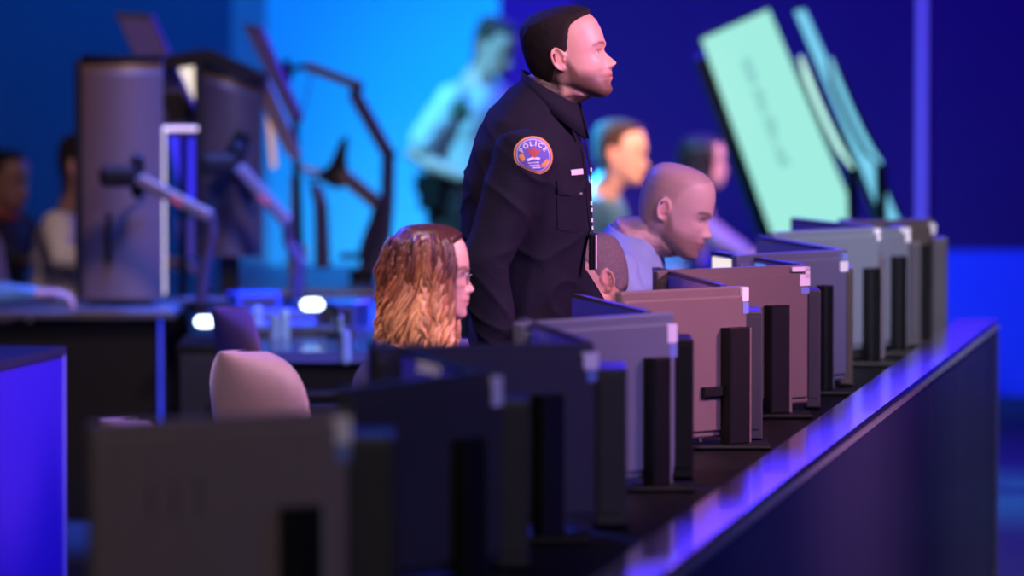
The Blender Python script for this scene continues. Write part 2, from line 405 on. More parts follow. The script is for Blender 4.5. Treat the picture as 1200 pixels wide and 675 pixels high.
def person(label, group, loc, rz, pelvis, neck, head, arms, legs='sit', shirt=NAVY, pants=NAVYP, skin=(.55, .33, .25), hair='short', hairc=(.03, .02, .015),
           voxel=.005, girth=1.0, hs=1.0, torso=None, beard=0, beardc=(.05, .03, .022), scalp=None, sleeve=1.0, fem=0.0, fold=.004, arm_r=1.0, hand_curl=.35, shoulder_y=.185, shoulder_x=0.0, seed=0, lipc=(.5, .2, .17), ptsneck=None):
    """pelvis, neck: (x,z); head: (x,z,pitch up,yaw left); arms: {side: (elbow, wrist, hand direction)}; local frame faces +x, right side is -y"""
    root = empty('person', loc, rz, label, 'person', group)
    hx, hz, hp, hy = head
    HM = Matrix.Translation((hx, 0, hz)) @ Matrix.Rotation(R(hy), 4, 'Z') @ Matrix.Rotation(R(-hp), 4, 'Y') @ Matrix.Scale(hs, 4)
    P = Vector((pelvis[0], 0, pelvis[1])); N = Vector((neck[0], 0, neck[1])); ax = N - P
    rows = torso or [((P + ax * t), rx * girth, ry * (girth * .5 + .5)) for t, rx, ry in TORSO]
    rows = [(Vector((c[0], 0, c[1])) if len(c) == 2 else Vector(c), a, b) for c, a, b in rows]
    def torso_rings(k):
        out = []
        for i, (c, a, b) in enumerate(rows):
            tdir = rows[min(i + 1, len(rows) - 1)][0] - rows[max(0, i - 1)][0]
            out.append(ring(c, a * k, b * k, tdir))
        return out
    # --- body
    B = MB(); X, Y, Z, T = head_grid(fem=fem); hv, hf = grid_mesh(X, Y, Z)
    B.add([HM @ Vector(p) for p in hv], hf)
    for sd in (-1, 1):
        e = ear_mb(sd); ec = Vector((-.012, sd * .078, -.002)); B.add([HM @ (ec + (p - ec) * .88) for p in e.v], e.f)
    nk = rows[-1][0]; hb = HM @ Vector((-.022, 0, -.035)); hj = HM @ Vector((-.012, 0, -.085))
    rn = .058 * (1 - .18 * fem) * (.6 + .4 * girth)
    B.tube([nk + Vector((-.008, 0, -.05)), nk, (nk + hj) / 2, hj, hb], [(rn * 1.25, rn * 1.3), (rn * 1.08, rn * 1.15), (rn, rn), (rn * 1.03, rn), (rn * .9, rn * .95)], 20, up=(1, 0, 0), round_ends=True)
    B.loft(torso_rings(.90))
    sh = {}
    ti = [i for i in range(len(rows))][-4]
    S0 = rows[ti][0]
    for sd, (el, wr, hd) in arms.items():
        s0 = S0 + Vector((shoulder_x, sd * shoulder_y, .005)); sh[sd] = s0
        el = Vector(el); wr = Vector(wr); ar = .92 * arm_r
        B.tube([s0 + Vector((0, -sd * .05, .0)), s0, s0.lerp(el, .45), el, el.lerp(wr, .35), wr], [.05 * ar, .052 * ar, .044 * ar, .038 * ar, .038 * ar, .025 * ar], 14, round_ends=True)
        vert = abs(Vector(hd).normalized().z) > .8
        hm = hand_mb(wr, hd, (0, sd, 0) if vert else (0, 0, 1), sd, .95, hand_curl); B.add(hm.v, hm.f)
    legp = {}
    for sd in (-1, 1):
        hip = P + Vector((0, sd * .09, .0))
        if legs == 'sit':
            kn = P + Vector((.42, sd * .12, .03)); an = Vector((kn.x + .02, kn.y, .10)); 
            if pelvis[1] < .45: kn.z = .5
        else:
            kn = Vector((P.x * .5 + .02, sd * .11, .50)); an = Vector((-.03 if legs == 'stand' else 0, sd * .12, .10))
        legp[sd] = (hip, kn, an)
        B.tube([hip, hip.lerp(kn, .5), kn, kn.lerp(an, .35), an], [.08 * girth, .07 * girth, .052, .05, .034], 14, round_ends=True)
        B.tube([an, an + Vector((.02, 0, -.045)), an + Vector((.14, 0, -.06))], [(.036, .036), (.034, .038), (.022, .038)], 10, up=(0, 0, 1), round_ends=True)
    B = remeshed(B, voxel, 2)
    body = obj('body', B, SKIN, root, True, local=True)
    vv = coords(body); Hi = HM.inverted(); M4 = np.array(Hi)
    hvv = vv @ M4[:3, :3].T + M4[:3, 3]
    set_col(body, head_colors(hvv, skin, beard, beardc, lipc, tuple(.7 * c for c in hairc) if max(hairc) < .2 else (.16, .09, .05), scalp=scalp, nape=hairc if hair == 'short' else None))
    # --- eyes
    for sd in (-1, 1):
        e = MB(); e.ell((.0685, sd * .031, -.001), (.0125, .0125, .0125), None, 12); e.v = [HM @ p for p in e.v]
        eo = obj('eye', e, EYEW, body, True, local=True)
        c = coords(eo) @ M4[:3, :3].T + M4[:3, 3]; dd = np.hypot(c[:, 1] - sd * .031, c[:, 2] + .001); fr = c[:, 0] > .0685
        cc = np.tile(np.array((.62, .58, .56)), (len(c), 1)); cc[(dd < .0062) & fr] = (.10, .06, .04); cc[(dd < .003) & fr] = (.01, .01, .01)
        set_col(eo, cc)
    # --- clothing
    S = MB(); S.loft(torso_rings(1.0)[1:-1] if ptsneck is None else torso_rings(1.0)[1:])
    for sd, (el, wr, hd) in arms.items():
        s0 = sh[sd]; el = Vector(el); wr = Vector(wr); k = arm_r
        end = el.lerp(wr, .92) if sleeve >= 1 else s0.lerp(el, .75)
        pts = [s0 + Vector((0, -sd * .06, .0)), s0 + Vector((0, 0, .002)), s0.lerp(el, .5)] + ([el, el.lerp(wr, .5), end] if sleeve >= 1 else [end])
        rad = [.062 * k, .068 * k, .060 * k] + ([.055 * k, .050 * k, .038 * k] if sleeve >= 1 else [.058 * k])
        S.tube(pts, rad, 18, round_ends=True)
    S = remeshed(S, max(voxel, .005), 16)
    if fold:
        so = MB(); me = new_mesh('t', S.v, S.f, True)
        nv = []
        for v in me.vertices:
            p = v.co; q = Vector((p.x * 9 + seed, p.y * 9, p.z * 5)); a = noise.noise(q) + .6 * noise.noise(q * 2.1)
            r = 1 - abs(noise.noise(Vector((p.x * 7 + p.z * 9, p.y * 6 - p.z * 4, p.z * 6 + seed)))) * 2
            nv.append(v.co + v.normal * fold * (a * .9 + max(0, r) ** 3 * 1.1 - .2))
        S.v = nv; S.f = [tuple(p.vertices) for p in me.polygons]; S.m = [0] * len(S.f)
        bpy.data.meshes.remove(me)
    shirt_o = obj('shirt', S, shirt, root, True, local=True)
    T_ = MB(); rr = torso_rings(1.02); 
    T_.loft([rr[0], rr[1], rr[2]] if torso is None else rr[:2])
    for sd in (-1, 1):
        hip, kn, an = legp[sd]
        T_.tube([hip if legs == 'sit' else hip.lerp(kn, .16), hip.lerp(kn, .5), kn, kn.lerp(an, .5), an + Vector((0, 0, .02))], [.098 * girth, .088 * girth, .068, .062, .058], 16, round_ends=True)
    T_ = remeshed(T_, .01, 3)
    obj('trousers', T_, pants, root, True, local=True)
    for sd in (-1, 1):
        an = legp[sd][2]; s_ = MB()
        s_.tube([an + Vector((-.05, 0, -.055)), an + Vector((.0, 0, -.045)), an + Vector((.08, 0, -.06)), an + Vector((.17, 0, -.07))], [(.042, .042), (.052, .046), (.04, .048), (.026, .044)], 14, up=(0, 0, 1), round_ends=True)
        s_.v = [Vector((p.x, p.y, max(p.z, .0))) for p in s_.v]
        obj('shoe', s_, BLACKP, root, True, local=True)
    # --- hair
    if hair in ('short', 'buzz'):
        hc = hair_cap(X, Y, Z, XL_SHORT if hair == 'short' else XL_BUZZ, TH_SHORT if hair == 'short' else ([-60, 0, 118], [1.0, 1.8, 2.2]), 10, seed)
        hc.v = [HM @ p for p in hc.v]; ho = obj('hair', hc, HAIR, root, True, local=True)
        set_col(ho, np.array(hairc)[None, :] * (1 + .3 * rng.rand(len(ho.data.vertices), 1)))
    return root, body, shirt_o, HM

def long_hair(root, HM, n, c_top, c_mid, c_tip, bottom, seed=1, wave=.012, wide=1.0, front_sweep=.06, nseg=16, part_y=.0, cover=.35):
    """long hair: a scalp cap and many tapering wavy locks in one mesh"""
    r = random.Random(seed); X, Y, Z, T = head_grid(70, 72)
    XL = ([-60, -40, -15, 0, 20, 45, 66, 80, 90, 100, 120], [-20, -5, 2, 8, 20, 34, 50, 66, 80, 110, 120])
    cap = hair_cap(X, Y, Z, XL, ([-60, 0, 60, 118], [7, 9, 9, 9]), 26, seed, 1.5)
    m = MB(); m.add(cap.v, cap.f); col = [c_top] * len(cap.v); colh = [(p.z, 0) for p in cap.v]
    tcol = []
    for p in cap.v: k = min(1, max(0, (.06 - p.z) / .12)); tcol.append([c_top[i] * (1 - k) + c_mid[i] * k for i in range(3)])
    for q in range(n):
        # root on the scalp: along the parting and the crown
        a = r.uniform(-PI, PI)
        if abs(a) < .75: a = math.copysign(r.uniform(.75, 1.5), a)
        zr = r.uniform(.03, .108) if r.random() < .75 else r.uniform(-.02, .05)
        zi = zr * 1000
        f = np.interp(zi, BASE[:, 0], BASE[:, 1]); b = np.interp(zi, BASE[:, 0], BASE[:, 2]); w = np.interp(zi, BASE[:, 0], BASE[:, 3])
        ca, sa = math.cos(a), math.sin(a)
        base = Vector(((f * ca if ca > 0 else -b * ca) * .001 * .86 , w * sa * .001, zr)) * 1.03
        # outer envelope: falls over the skull, then straight down with waves
        L = zr - bottom + r.uniform(-.035, .02); clump = math.floor(a * 5.5) ; rc = random.Random(int(clump) * 7 + seed); ph = rc.uniform(0, 6.28) + r.uniform(-.35, .35); wl = rc.uniform(.12, .19); am = wave * rc.uniform(.7, 1.6)
        pts = []; rad = []; t0 = r.uniform(.0032, .0062)
        thick = r.uniform(0.0, .013) + rc.uniform(0, .012)
        for k in range(nseg + 1):
            t = k / nseg; z = zr - L * t + .006 * math.sin(t * PI)
            zi = max(z * 1000, -30)
            f_ = np.interp(zi, BASE[:, 0], BASE[:, 1]) * .8; b_ = np.interp(zi, BASE[:, 0], BASE[:, 2]); w_ = np.interp(zi, BASE[:, 0], BASE[:, 3])
            back = min(1, max(0, (zr - z) / .12))
            x = (f_ * ca if ca > 0 else -b_ * ca) * .001
            if ca > 0: x = x * (1 - back * cover) 
            y = w_ * sa * .001
            rr_ = 1.09 + thick * 8 + .10 * wide * min(1, max(0, (.04 - z) / .12))
            p = Vector((x * rr_, y * rr_ * 1.05, z))
            s_ = am * min(1, t * 2.2) * math.sin(2 * PI * (zr - z) / wl + ph); out = Vector((x, y, 0)).normalized() if (abs(x) + abs(y)) > 1e-4 else Vector((1, 0, 0))
            p += out * s_ * .8 + Vector((-out.y, out.x, 0)) * am * min(1, t * 2) * math.cos(2 * PI * (zr - z) / wl + ph * 1.3) * .9
            pts.append(p); e = math.sin(PI * min(1, .12 + t * .8)) ** .5 if t < .9 else (1 - t) * 5 + .15
            rad.append((t0 * max(.15, e) * .65, t0 * max(.15, e) * 1.25))
        nb = len(m.v); m.tube(pts, rad, 7, up=None)
        tone = rc.uniform(-.25, .25) + r.uniform(-.12, .12); hi = rc.random() < .35
        for k in range(len(pts)):
            t = min(1, max(0, (.085 - pts[k].z) / (.085 - bottom))); t = min(1, max(0, t * 1.15 + tone))
            cc = [c_top[i] * (1 - t * 2) + c_mid[i] * t * 2 if t < .5 else c_mid[i] * (2 - 2 * t) + c_tip[i] * (2 * t - 1) for i in range(3)]
            if hi: cc = [min(1, c * 1.45) for c in cc]
            tcol += [cc] * 7
    m.v = [HM @ p for p in m.v]
    me = bpy.data.meshes.new('hair'); me.from_pydata([tuple(p) for p in m.v], [], m.f); me.update(); me.shade_smooth()
    o = bpy.data.objects.new('hair', me); COL.objects.link(o); o.parent = root; me.materials.append(HAIRL)
    set_col(o, np.array(tcol)); return o

def bvh(o):
    me = o.data; return BVHTree.FromPolygons([v.co.copy() for v in me.vertices], [tuple(p.vertices) for p in me.polygons])
def text_mb(s, size, ext=.0006):
    cu = bpy.data.curves.new('t', 'FONT'); cu.body = s; cu.size = size; cu.extrude = ext; cu.align_x = 'CENTER'; cu.align_y = 'CENTER'; cu.resolution_u = 3; cu.offset = size * .02
    o = bpy.data.objects.new('t', cu); COL.objects.link(o); dg = bpy.context.evaluated_depsgraph_get(); me = o.evaluated_get(dg).to_mesh()
    m = MB(); m.add([v.co.copy() for v in me.vertices], [tuple(p.vertices) for p in me.polygons]); o.evaluated_get(dg).to_mesh_clear(); bpy.data.objects.remove(o); return m
def finer(mb):
    bm = bmesh.new(); vs = [bm.verts.new(p) for p in mb.v]
    for f in mb.f:
        try: bm.faces.new([vs[i] for i in f])
        except ValueError: pass
    bmesh.ops.triangulate(bm, faces=bm.faces[:])
    for _ in range(3):
        ed = [e for e in bm.edges if e.calc_length() > .0022]
        if ed: bmesh.ops.subdivide_edges(bm, edges=ed, cuts=1); bmesh.ops.triangulate(bm, faces=bm.faces[:])
    bm.verts.index_update(); r = MB(); r.add([v.co.copy() for v in bm.verts], [tuple(v.index for v in f.verts) for f in bm.faces]); bm.free(); return r
def chaikin(p, n=2):
    for _ in range(n):
        q = []
        for i in range(len(p)):
            a, b = p[i], p[(i + 1) % len(p)]
            q += [(a[0] * .75 + b[0] * .25, a[1] * .75 + b[1] * .25), (a[0] * .25 + b[0] * .75, a[1] * .25 + b[1] * .75)]
        p = q
    return p
def cyl(m, a, b, r, n=20, mi=0): return m.tube([a, b], r, n, mi=mi)
#--- SECTIONS ---
# ================================================================== THE ROOM
YW = F / 255.0
def wx(px): return (px - 600) / 255.0
def fabric(name, col, rough=.8, amt=.12, sc=1.5): return mat(name, col, rough, noise_amt=amt, nscale=sc, spec=.2)
def wallbox(name, x0, x1, z0, z1, m, y0=YW, th=.12):
    b = MB(); b.box(((x0 + x1) / 2, y0 + th / 2, (z0 + z1) / 2), (x1 - x0, th, z1 - z0)); return obj(name, b, m, kind='structure')
ROOMX0, ROOMX1, CEIL = -6.5, 7.0, 5.2
W_NAVY = fabric('wall_navy', (.02, .09, .19)); W_MID = fabric('wall_blue_grey', (.10, .30, .40)); W_CYANLIT = fabric('wall_projection_cyan_lit', (.06, .80, .95), .6, .04)  # projection panel: cyan wash partly put into the white screen's colour
W_VIO = fabric('wall_violet', (.12, .008, .26)); W_IND = fabric('wall_indigo', (.055, .006, .11)); W_LOW = fabric('wall_low_lit_blue', (.06, .07, .80), .5, .05)  # lower wall: its stronger lighting is put into a brighter blue
wallbox('wall_back', ROOMX0, wx(272), 0, CEIL, W_NAVY)
wallbox('wall_back', wx(272), wx(313), 0, CEIL, W_MID)
wallbox('wall_back', wx(313), wx(585), 0, CEIL, W_CYANLIT)
wallbox('wall_back', wx(585), wx(672), 0, CEIL, W_VIO)
wallbox('wall_back', wx(672), ROOMX1, .67, CEIL, W_IND)
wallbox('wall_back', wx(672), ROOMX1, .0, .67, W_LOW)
b = MB(); b.box((wx(1079.5), YW - .02, 2.93), (.035, .04, 4.5), bev=.006)
obj('trim_1', b, mat('led_strip', (.2, .15, .5), .4, emit=(.10, .06, .62), estr=.9), kind='structure')
for nm, x in (('wall_left', ROOMX0 - .06), ('wall_right', ROOMX1 + .06)):
    b = MB(); b.box((x, YW / 2 - 1, CEIL / 2), (.12, YW + 2, CEIL)); obj(nm, b, W_IND, kind='structure')
b = MB(); b.box((.25, -2.06, CEIL / 2), (ROOMX1 - ROOMX0, .12, CEIL)); obj('wall_front', b, W_IND, kind='structure')
b = MB(); b.box((.25, YW / 2 - 1, -.05), (ROOMX1 - ROOMX0 + .3, YW + 2.3, .1))
obj('floor', b, mat('dark_carpet', (.014, .014, .022), .7, noise_amt=.3, nscale=40, bump=.2), kind='structure')
b = MB(); b.box((.25, YW / 2 - 1, CEIL + .05), (ROOMX1 - ROOMX0 + .3, YW + 2.3, .1)); obj('ceiling', b, mat('black_ceiling', (.02, .02, .025), .8), kind='structure')

# ------------------------------------------------------------------ the long console with its raised ledge
ZT, ZL = .74, .815
def xin(Y): return 1.41 + (Y - 17.5) * (1.247 / 7.75)       # inner edge of the ledge
def xout(Y): return 1.536 + (Y - 17.5) * (1.271 / 7.8)
Y0, Y1 = 7.6, 17.5
con = empty('control_console', (xin(12), 12, 0), 0, 'long black control room console with glossy ledge running away beside the monitors', 'console')
GLOSS = mat('glossy_ledge', (.045, .04, .09), .16, spec=.8, coat=.5, noise_amt=.05)
def xl(Y): return -.52 + (Y - 8.6) * .154
b = MB(); b.prism([(xl(Y0), Y0, ZT - .04), (xin(Y0) - .002, Y0, ZT - .04), (xin(Y1) - .002, Y1, ZT - .04), (xl(Y1), Y1, ZT - .04)], (0, 0, .04))
obj('worktop', b, mat('black_worktop', (.006, .006, .007), .55, spec=.12), con)
b = MB(); b.prism([(xin(Y0), Y0, ZL - .028), (xout(Y0), Y0, ZL - .028), (xout(Y1), Y1, ZL - .028), (xin(Y1), Y1, ZL - .028)], (0, 0, .028))
obj('ledge', b, GLOSS, con)
b = MB(); b.prism([(xin(Y0) + .012, Y0, 0), (xout(Y0) - .02, Y0, 0), (xout(Y1) - .02, Y1 - .02, 0), (xin(Y1) + .012, Y1 - .02, 0)], (0, 0, ZL - .03))
obj('wall_core', b, BLACKP, con)
PANELM = mat('console_panel', (.036, .038, .085), .38, spec=.5, noise_amt=.06, nscale=3)
seams = [7.6, 8.5, 9.4, 10.35, 11.3, 12.25, 13.2, 14.15, 15.1, 16.05, 16.9, 17.5]
for a, c in zip(seams[:-1], seams[1:]):
    b = MB(); a += .003; c -= .003
    b.prism([(xout(a) - .018, a, .02), (xout(a) - .002, a, .02), (xout(c) - .002, c, .02), (xout(c) - .018, c, .02)], (0, 0, ZL - .055))
    obj('outer_panel', b, PANELM, con)
b = MB(); b.prism([(xout(Y0) + .0005, Y0, ZL - .031), (xout(Y0) + .005, Y0, ZL - .031), (xout(Y1) + .005, Y1, ZL - .031), (xout(Y1) + .0005, Y1, ZL - .031)], (0, 0, .011))
obj('edge_trim', b, EDGEM, con)
b = MB(); b.box(((xin(Y1) + xout(Y1)) / 2, Y1 + .002, ZL / 2 - .02), (.13, .02, ZL - .04), bev=.003); obj('end_panel', b, PANELM, con)
for Y in (8.2, 10.4, 12.45, 15.6, 17.2):
    b = MB(); b.box(((xl(Y) + xin(Y)) / 2 + .02, Y, .35), (xin(Y) - xl(Y) - .12, .03, .70), bev=.004); obj('support_panel', b, BLACKP, con)

# ------------------------------------------------------------------ monitors along the console
def panel_from(p_left, p_right, h, th, back, inset=0.0):
    """frame of a screen: p_left/p_right = the two top corners; back = +1/-1 side on which the back lies"""
    u = (p_right - p_left); w = u.length; u.normalize(); n = Vector((u.y, -u.x, 0)).normalized(); zz = u.cross(n); zz = Vector((0, 0, 1)) if True else zz
    return u, n, w

def rounded_rect(cx, cz, w, h, r, n=5):
    out = []
    for (sx, sz, a0) in ((1, 1, 0), (-1, 1, 90), (-1, -1, 180), (1, -1, 270)):
        for k in range(n + 1):
            a = R(a0 + 90 * k / n); out.append((cx + sx * (w / 2 - r) + r * math.cos(a), cz + sz * (h / 2 - r) + r * math.sin(a)))
    return out

def plate(m, org, u, n, pts, d0, d1, bev=0.0, mi=0):
    """outline pts (along u, z) extruded from depth d0 to d1 along n with a chamfer"""
    f = lambda a, z, d: org + u * a + Vector((0, 0, 1)) * z + n * d
    cx = sum(p[0] for p in pts) / len(pts); cz = sum(p[1] for p in pts) / len(pts)
    sh = lambda k: [(cx + (a - cx) * (1 - k / max(.01, abs(pts[0][0] - cx))), cz + (z - cz) * (1 - k / max(.01, max(abs(q[1] - cz) for q in pts)))) for a, z in pts]
    rings = [[f(a, z, d0) for a, z in pts]]
    if bev: rings.append([f(a, z, d1 - bev * (1 if d1 > d0 else -1)) for a, z in pts]); rings.append([f(a, z, d1) for a, z in sh(bev)])
    else: rings.append([f(a, z, d1) for a, z in pts])
    return m.loft(rings, mi=mi)

SCRBLUE = mat('screen_blue', (.01, .01, .02), .15, emit=(.03, .02, .30), estr=.5)
SCRDARK = mat('screen_dark', (.008, .008, .012), .12)
def screen_mat(name, col, st, stripes=0):
    m = mat(name, (.01, .01, .01), .2, emit=col, estr=st)
    return m

def back_monitor(label, pl, pr, house, column, s, foot_z=ZT, stickers=((0.016, .012, .018, .042),), tags=(), h=.36, bar=False):
    """monitor seen from behind. pl, pr = top corners, column = (px0, px1, ptop) of the black stand upright"""
    u = (pr - pl); w = u.length; u = u.normalized(); n = Vector((u.y, -u.x, 0)).normalized()     # n points to the back, towards the camera
    uz = Vector((u.x, u.y, 0)).normalized(); mid = (pl + pr) / 2; zt = pr.z
    base = Vector((mid.x, mid.y, foot_z)); root = empty('desktop_monitor', base, 0, label, 'monitor', 'desktop monitors along the console')
    org = Vector((pl.x, pl.y, 0)); sl = (pr.z - pl.z) / w
    def Pz(pts): return [(a, z + pl.z + sl * a) for a, z in pts]
    b = MB(); plate(b, org, uz, n, Pz(rounded_rect(w / 2, -h / 2, w, h, .006)), -.008, .014, .004); obj('housing', b, house, root)
    b = MB(); plate(b, org, uz, n, Pz(rounded_rect(w / 2, -h / 2 - .004, w - .012, h - .036, .006)), .010, .021, .004); obj('back_cover', b, house, root)
    b = MB(); plate(b, org, uz, -n, Pz(rounded_rect(w / 2, -h / 2, w - .02, h - .02, .003)), .007, .0095); obj('screen', b, SCRDARK, root)
    for k in range(3):
        b = MB(); plate(b, org, uz, n, Pz([(w * .2 + k * .05, -.10), (w * .2 + k * .05 + .004, -.10), (w * .2 + k * .05 + .004, -.16), (w * .2 + k * .05, -.16)]), .018, .0216); obj('vent', b, BLACKP, root)
    # stand upright
    c0, c1, ct = column; pa = at(c0, ct, s); pb = at(c1, ct, s); cw = pb.x - pa.x; ac = (pa.x + cw / 2 - org.x) / uz.x
    zc = pa.z; 
    b = MB(); plate(b, org, uz, n, [(ac - cw / 2, zc), (ac - cw / 2, foot_z + .012), (ac + cw / 2, foot_z + .012), (ac + cw / 2, zc)][::-1], .022, .055, .004); st = obj('stand', b, BLACKP, root)
    b = MB(); plate(b, org, uz, n, [(ac + cw / 2 + .001, zc - .002), (ac + cw / 2 + .001, foot_z + .012), (ac + cw / 2 + .012, foot_z + .012), (ac + cw / 2 + .012, zc - .002)][::-1], .020, .047, .002); obj('edge_strip', b, EDGEM if house in (HSLATE, HGREY) else house, st)
    b = MB(); c = org + uz * ac; b.box((c.x + n.x * .0, c.y - .01, foot_z + .007), (.22, .16, .012), bev=.005); obj('base', b, BLACKP, root)
    if bar:
        zb = at(0, 455, 485).z
        b = MB(); plate(b, org, uz, n, [(ac - cw / 2 - .07, zb + .012), (ac - cw / 2 - .07, zb - .012), (ac - cw / 2, zb - .012), (ac - cw / 2, zb + .012)][::-1], .022, .035, .002); obj('bracket', b, BLACKP, root)
    for (dx, dz, sw, shh) in stickers:
        b = MB(); plate(b, org, uz, n, Pz(rounded_rect(w - dx - sw / 2, -dz - shh / 2, sw, shh, .002)), .0135, .0222); obj('sticker', b, STICK, root)
    for (dx, dz, sw, shh) in tags:
        b = MB(); plate(b, org, uz, n, Pz(rounded_rect(w - dx - sw / 2, -dz - shh / 2, sw, shh, .002)), .0135, .0221); obj('asset_tag', b, STICKB, root)
    return root

S = {'u1': 695, 'u2': 626, 'u3': 582, 'u4': 529, 'u5': 485, 'u6': 451, 'u7': 425, 'u8': 395, 'u9': 383, 'u10': 372}
def T(px, py, s): return at(px, py, s)
stk = lambda a: a
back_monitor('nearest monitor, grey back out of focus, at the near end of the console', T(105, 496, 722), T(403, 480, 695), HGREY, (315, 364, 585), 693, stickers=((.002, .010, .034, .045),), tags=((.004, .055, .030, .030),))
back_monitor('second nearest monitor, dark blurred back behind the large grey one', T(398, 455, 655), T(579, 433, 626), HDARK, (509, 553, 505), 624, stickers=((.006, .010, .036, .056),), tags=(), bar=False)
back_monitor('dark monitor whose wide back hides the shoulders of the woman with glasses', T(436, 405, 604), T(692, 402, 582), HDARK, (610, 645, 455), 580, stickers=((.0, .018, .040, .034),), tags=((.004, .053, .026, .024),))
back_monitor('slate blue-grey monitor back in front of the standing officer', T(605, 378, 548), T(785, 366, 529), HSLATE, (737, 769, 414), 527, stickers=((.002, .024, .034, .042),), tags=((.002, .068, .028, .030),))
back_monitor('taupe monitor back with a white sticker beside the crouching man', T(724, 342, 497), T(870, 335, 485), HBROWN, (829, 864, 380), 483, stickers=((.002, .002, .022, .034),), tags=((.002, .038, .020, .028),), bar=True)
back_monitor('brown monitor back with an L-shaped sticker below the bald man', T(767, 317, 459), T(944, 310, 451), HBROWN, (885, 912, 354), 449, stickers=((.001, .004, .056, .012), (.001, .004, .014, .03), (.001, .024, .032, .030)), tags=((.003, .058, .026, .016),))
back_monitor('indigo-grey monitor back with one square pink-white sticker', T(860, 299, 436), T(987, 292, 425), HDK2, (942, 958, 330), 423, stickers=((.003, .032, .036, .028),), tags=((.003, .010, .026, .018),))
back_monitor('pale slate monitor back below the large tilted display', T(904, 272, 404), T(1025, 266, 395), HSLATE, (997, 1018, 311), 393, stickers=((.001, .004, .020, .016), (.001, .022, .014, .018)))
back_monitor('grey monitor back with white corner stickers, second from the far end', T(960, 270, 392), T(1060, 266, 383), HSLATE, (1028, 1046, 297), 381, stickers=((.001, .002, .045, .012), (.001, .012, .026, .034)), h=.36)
back_monitor('farthest dark brown monitor back at the end of the console', T(985, 259, 381), T(1090, 256, 372), mat('housing_shaded_umber', (.095, .075, .07), .45, noise_amt=.05), (1061, 1079, 284), 370, stickers=((.001, .014, .026, .034),))  # dimmer light at the far end put into this housing colour

def angled_monitor(label, pl, pr, lit=None, foot_z=ZT, h=.34, writing=None):
    """monitor whose screen side faces the camera at a glancing angle"""
    u = (pr - pl); sl = u.z; u = Vector((u.x, u.y, 0)); w = u.length; u.normalize(); sl /= w; n = Vector((u.y, -u.x, 0))
    mid = (pl + pr) / 2; root = empty('angled_monitor', (mid.x, mid.y, foot_z), 0, label, 'monitor', 'angled monitors paired with the backs')
    org = Vector((pl.x, pl.y, 0)); Pz = lambda pts: [(a, z + pl.z + sl * a) for a, z in pts]
    b = MB(); plate(b, org, u, -n, Pz(rounded_rect(w / 2, -h / 2, w, h, .005)), -.004, .016, .004); obj('housing', b, DARKP, root)
    b = MB(); plate(b, org, u, n, Pz(rounded_rect(w / 2, -h / 2, w - .018, h - .018, .003)), .003, .0055); obj('screen', b, lit or SCRBLUE, root)
    b = MB(); plate(b, org, u, -n, [(w * .42, pl.z - .12), (w * .42, foot_z + .012), (w * .58, foot_z + .012), (w * .58, pl.z - .12)][::-1], .017, .045, .004); obj('stand', b, BLACKP, root)
    b = MB(); c = org + u * w / 2 - n * .03; b.box((c.x, c.y, foot_z + .007), (.14, .20, .012), bev=.005); obj('base', b, BLACKP, root)
    return root, org, u, n, w, Pz
r_, org, u, n, w, Pz = angled_monitor('angled monitor with faint lettering below the woman with glasses', T(433, 399, 590), T(566, 440, 630))
# faint lettering on its upper bezel
tm = text_mb('ZERO', .030, .0006)
zr = Pz([(w * .56, -.018)])[0]
b = MB(); b.add([org + u * (zr[0] + p.x * 2.0) + Vector((0, 0, zr[1] + p.y)) + n * (.0058 + p.z) for p in tm.v], tm.f)
obj('lettering', b, mat('faint_glow_print', (.45, .35, .38), .6, emit=(.40, .30, .32), estr=.5), r_)  # lettering has a glow of its own, though it is only print
angled_monitor('angled dark monitor edge crossing in front of the officer\'s hip', T(609, 372, 540), T(686, 399, 574))
angled_monitor('angled dark monitor beside the officer below the crouching man', T(672, 344, 488), T(757, 364, 521))
angled_monitor('dark angled monitor with black corner behind the taupe monitor back', T(766, 313, 452), T(846, 334, 480))
scrw = mat('screen_window', (.01, .01, .01), .2, emit=(.02, .02, .10), estr=1)
r_, org, u, n, w, Pz = angled_monitor('angled monitor with a bright white window in front of the bald man', T(834, 294, 424), T(942, 310, 446))
for (a0, a1, z0, z1, m_) in ((.03, .45, -.014, -.052, mat('screen_white', (.1, .1, .1), .3, emit=(1, .86, .80), estr=.95)), (.03, .06, -.052, -.12, MATS['screen_white']), (.10, .40, -.060, -.12, mat('screen_grey', (.1, .1, .1), .3, emit=(.55, .5, .6), estr=.8)), (.50, .62, -.014, -.06, mat('screen_cyanblue', (.1, .1, .1), .3, emit=(.1, .25, .8), estr=.8))):
    b = MB(); plate(b, org, u, n, Pz([(w * a0, z0), (w * a0, z1), (w * a1, z1), (w * a1, z0)])[::-1], .0055, .0062); obj('screen_area', b, m_, r_)
angled_monitor('angled monitor forming a dark wedge above the indigo-grey monitor back', T(887, 276, 402), T(987, 293, 424))
angled_monitor('small dark wedge of a monitor against the large tilted display', T(928, 255, 378), T(1024, 266, 394))
angled_monitor('farthest angled monitor, thin dark wedge near the console end', T(984, 256, 366), T(1062, 266, 382))

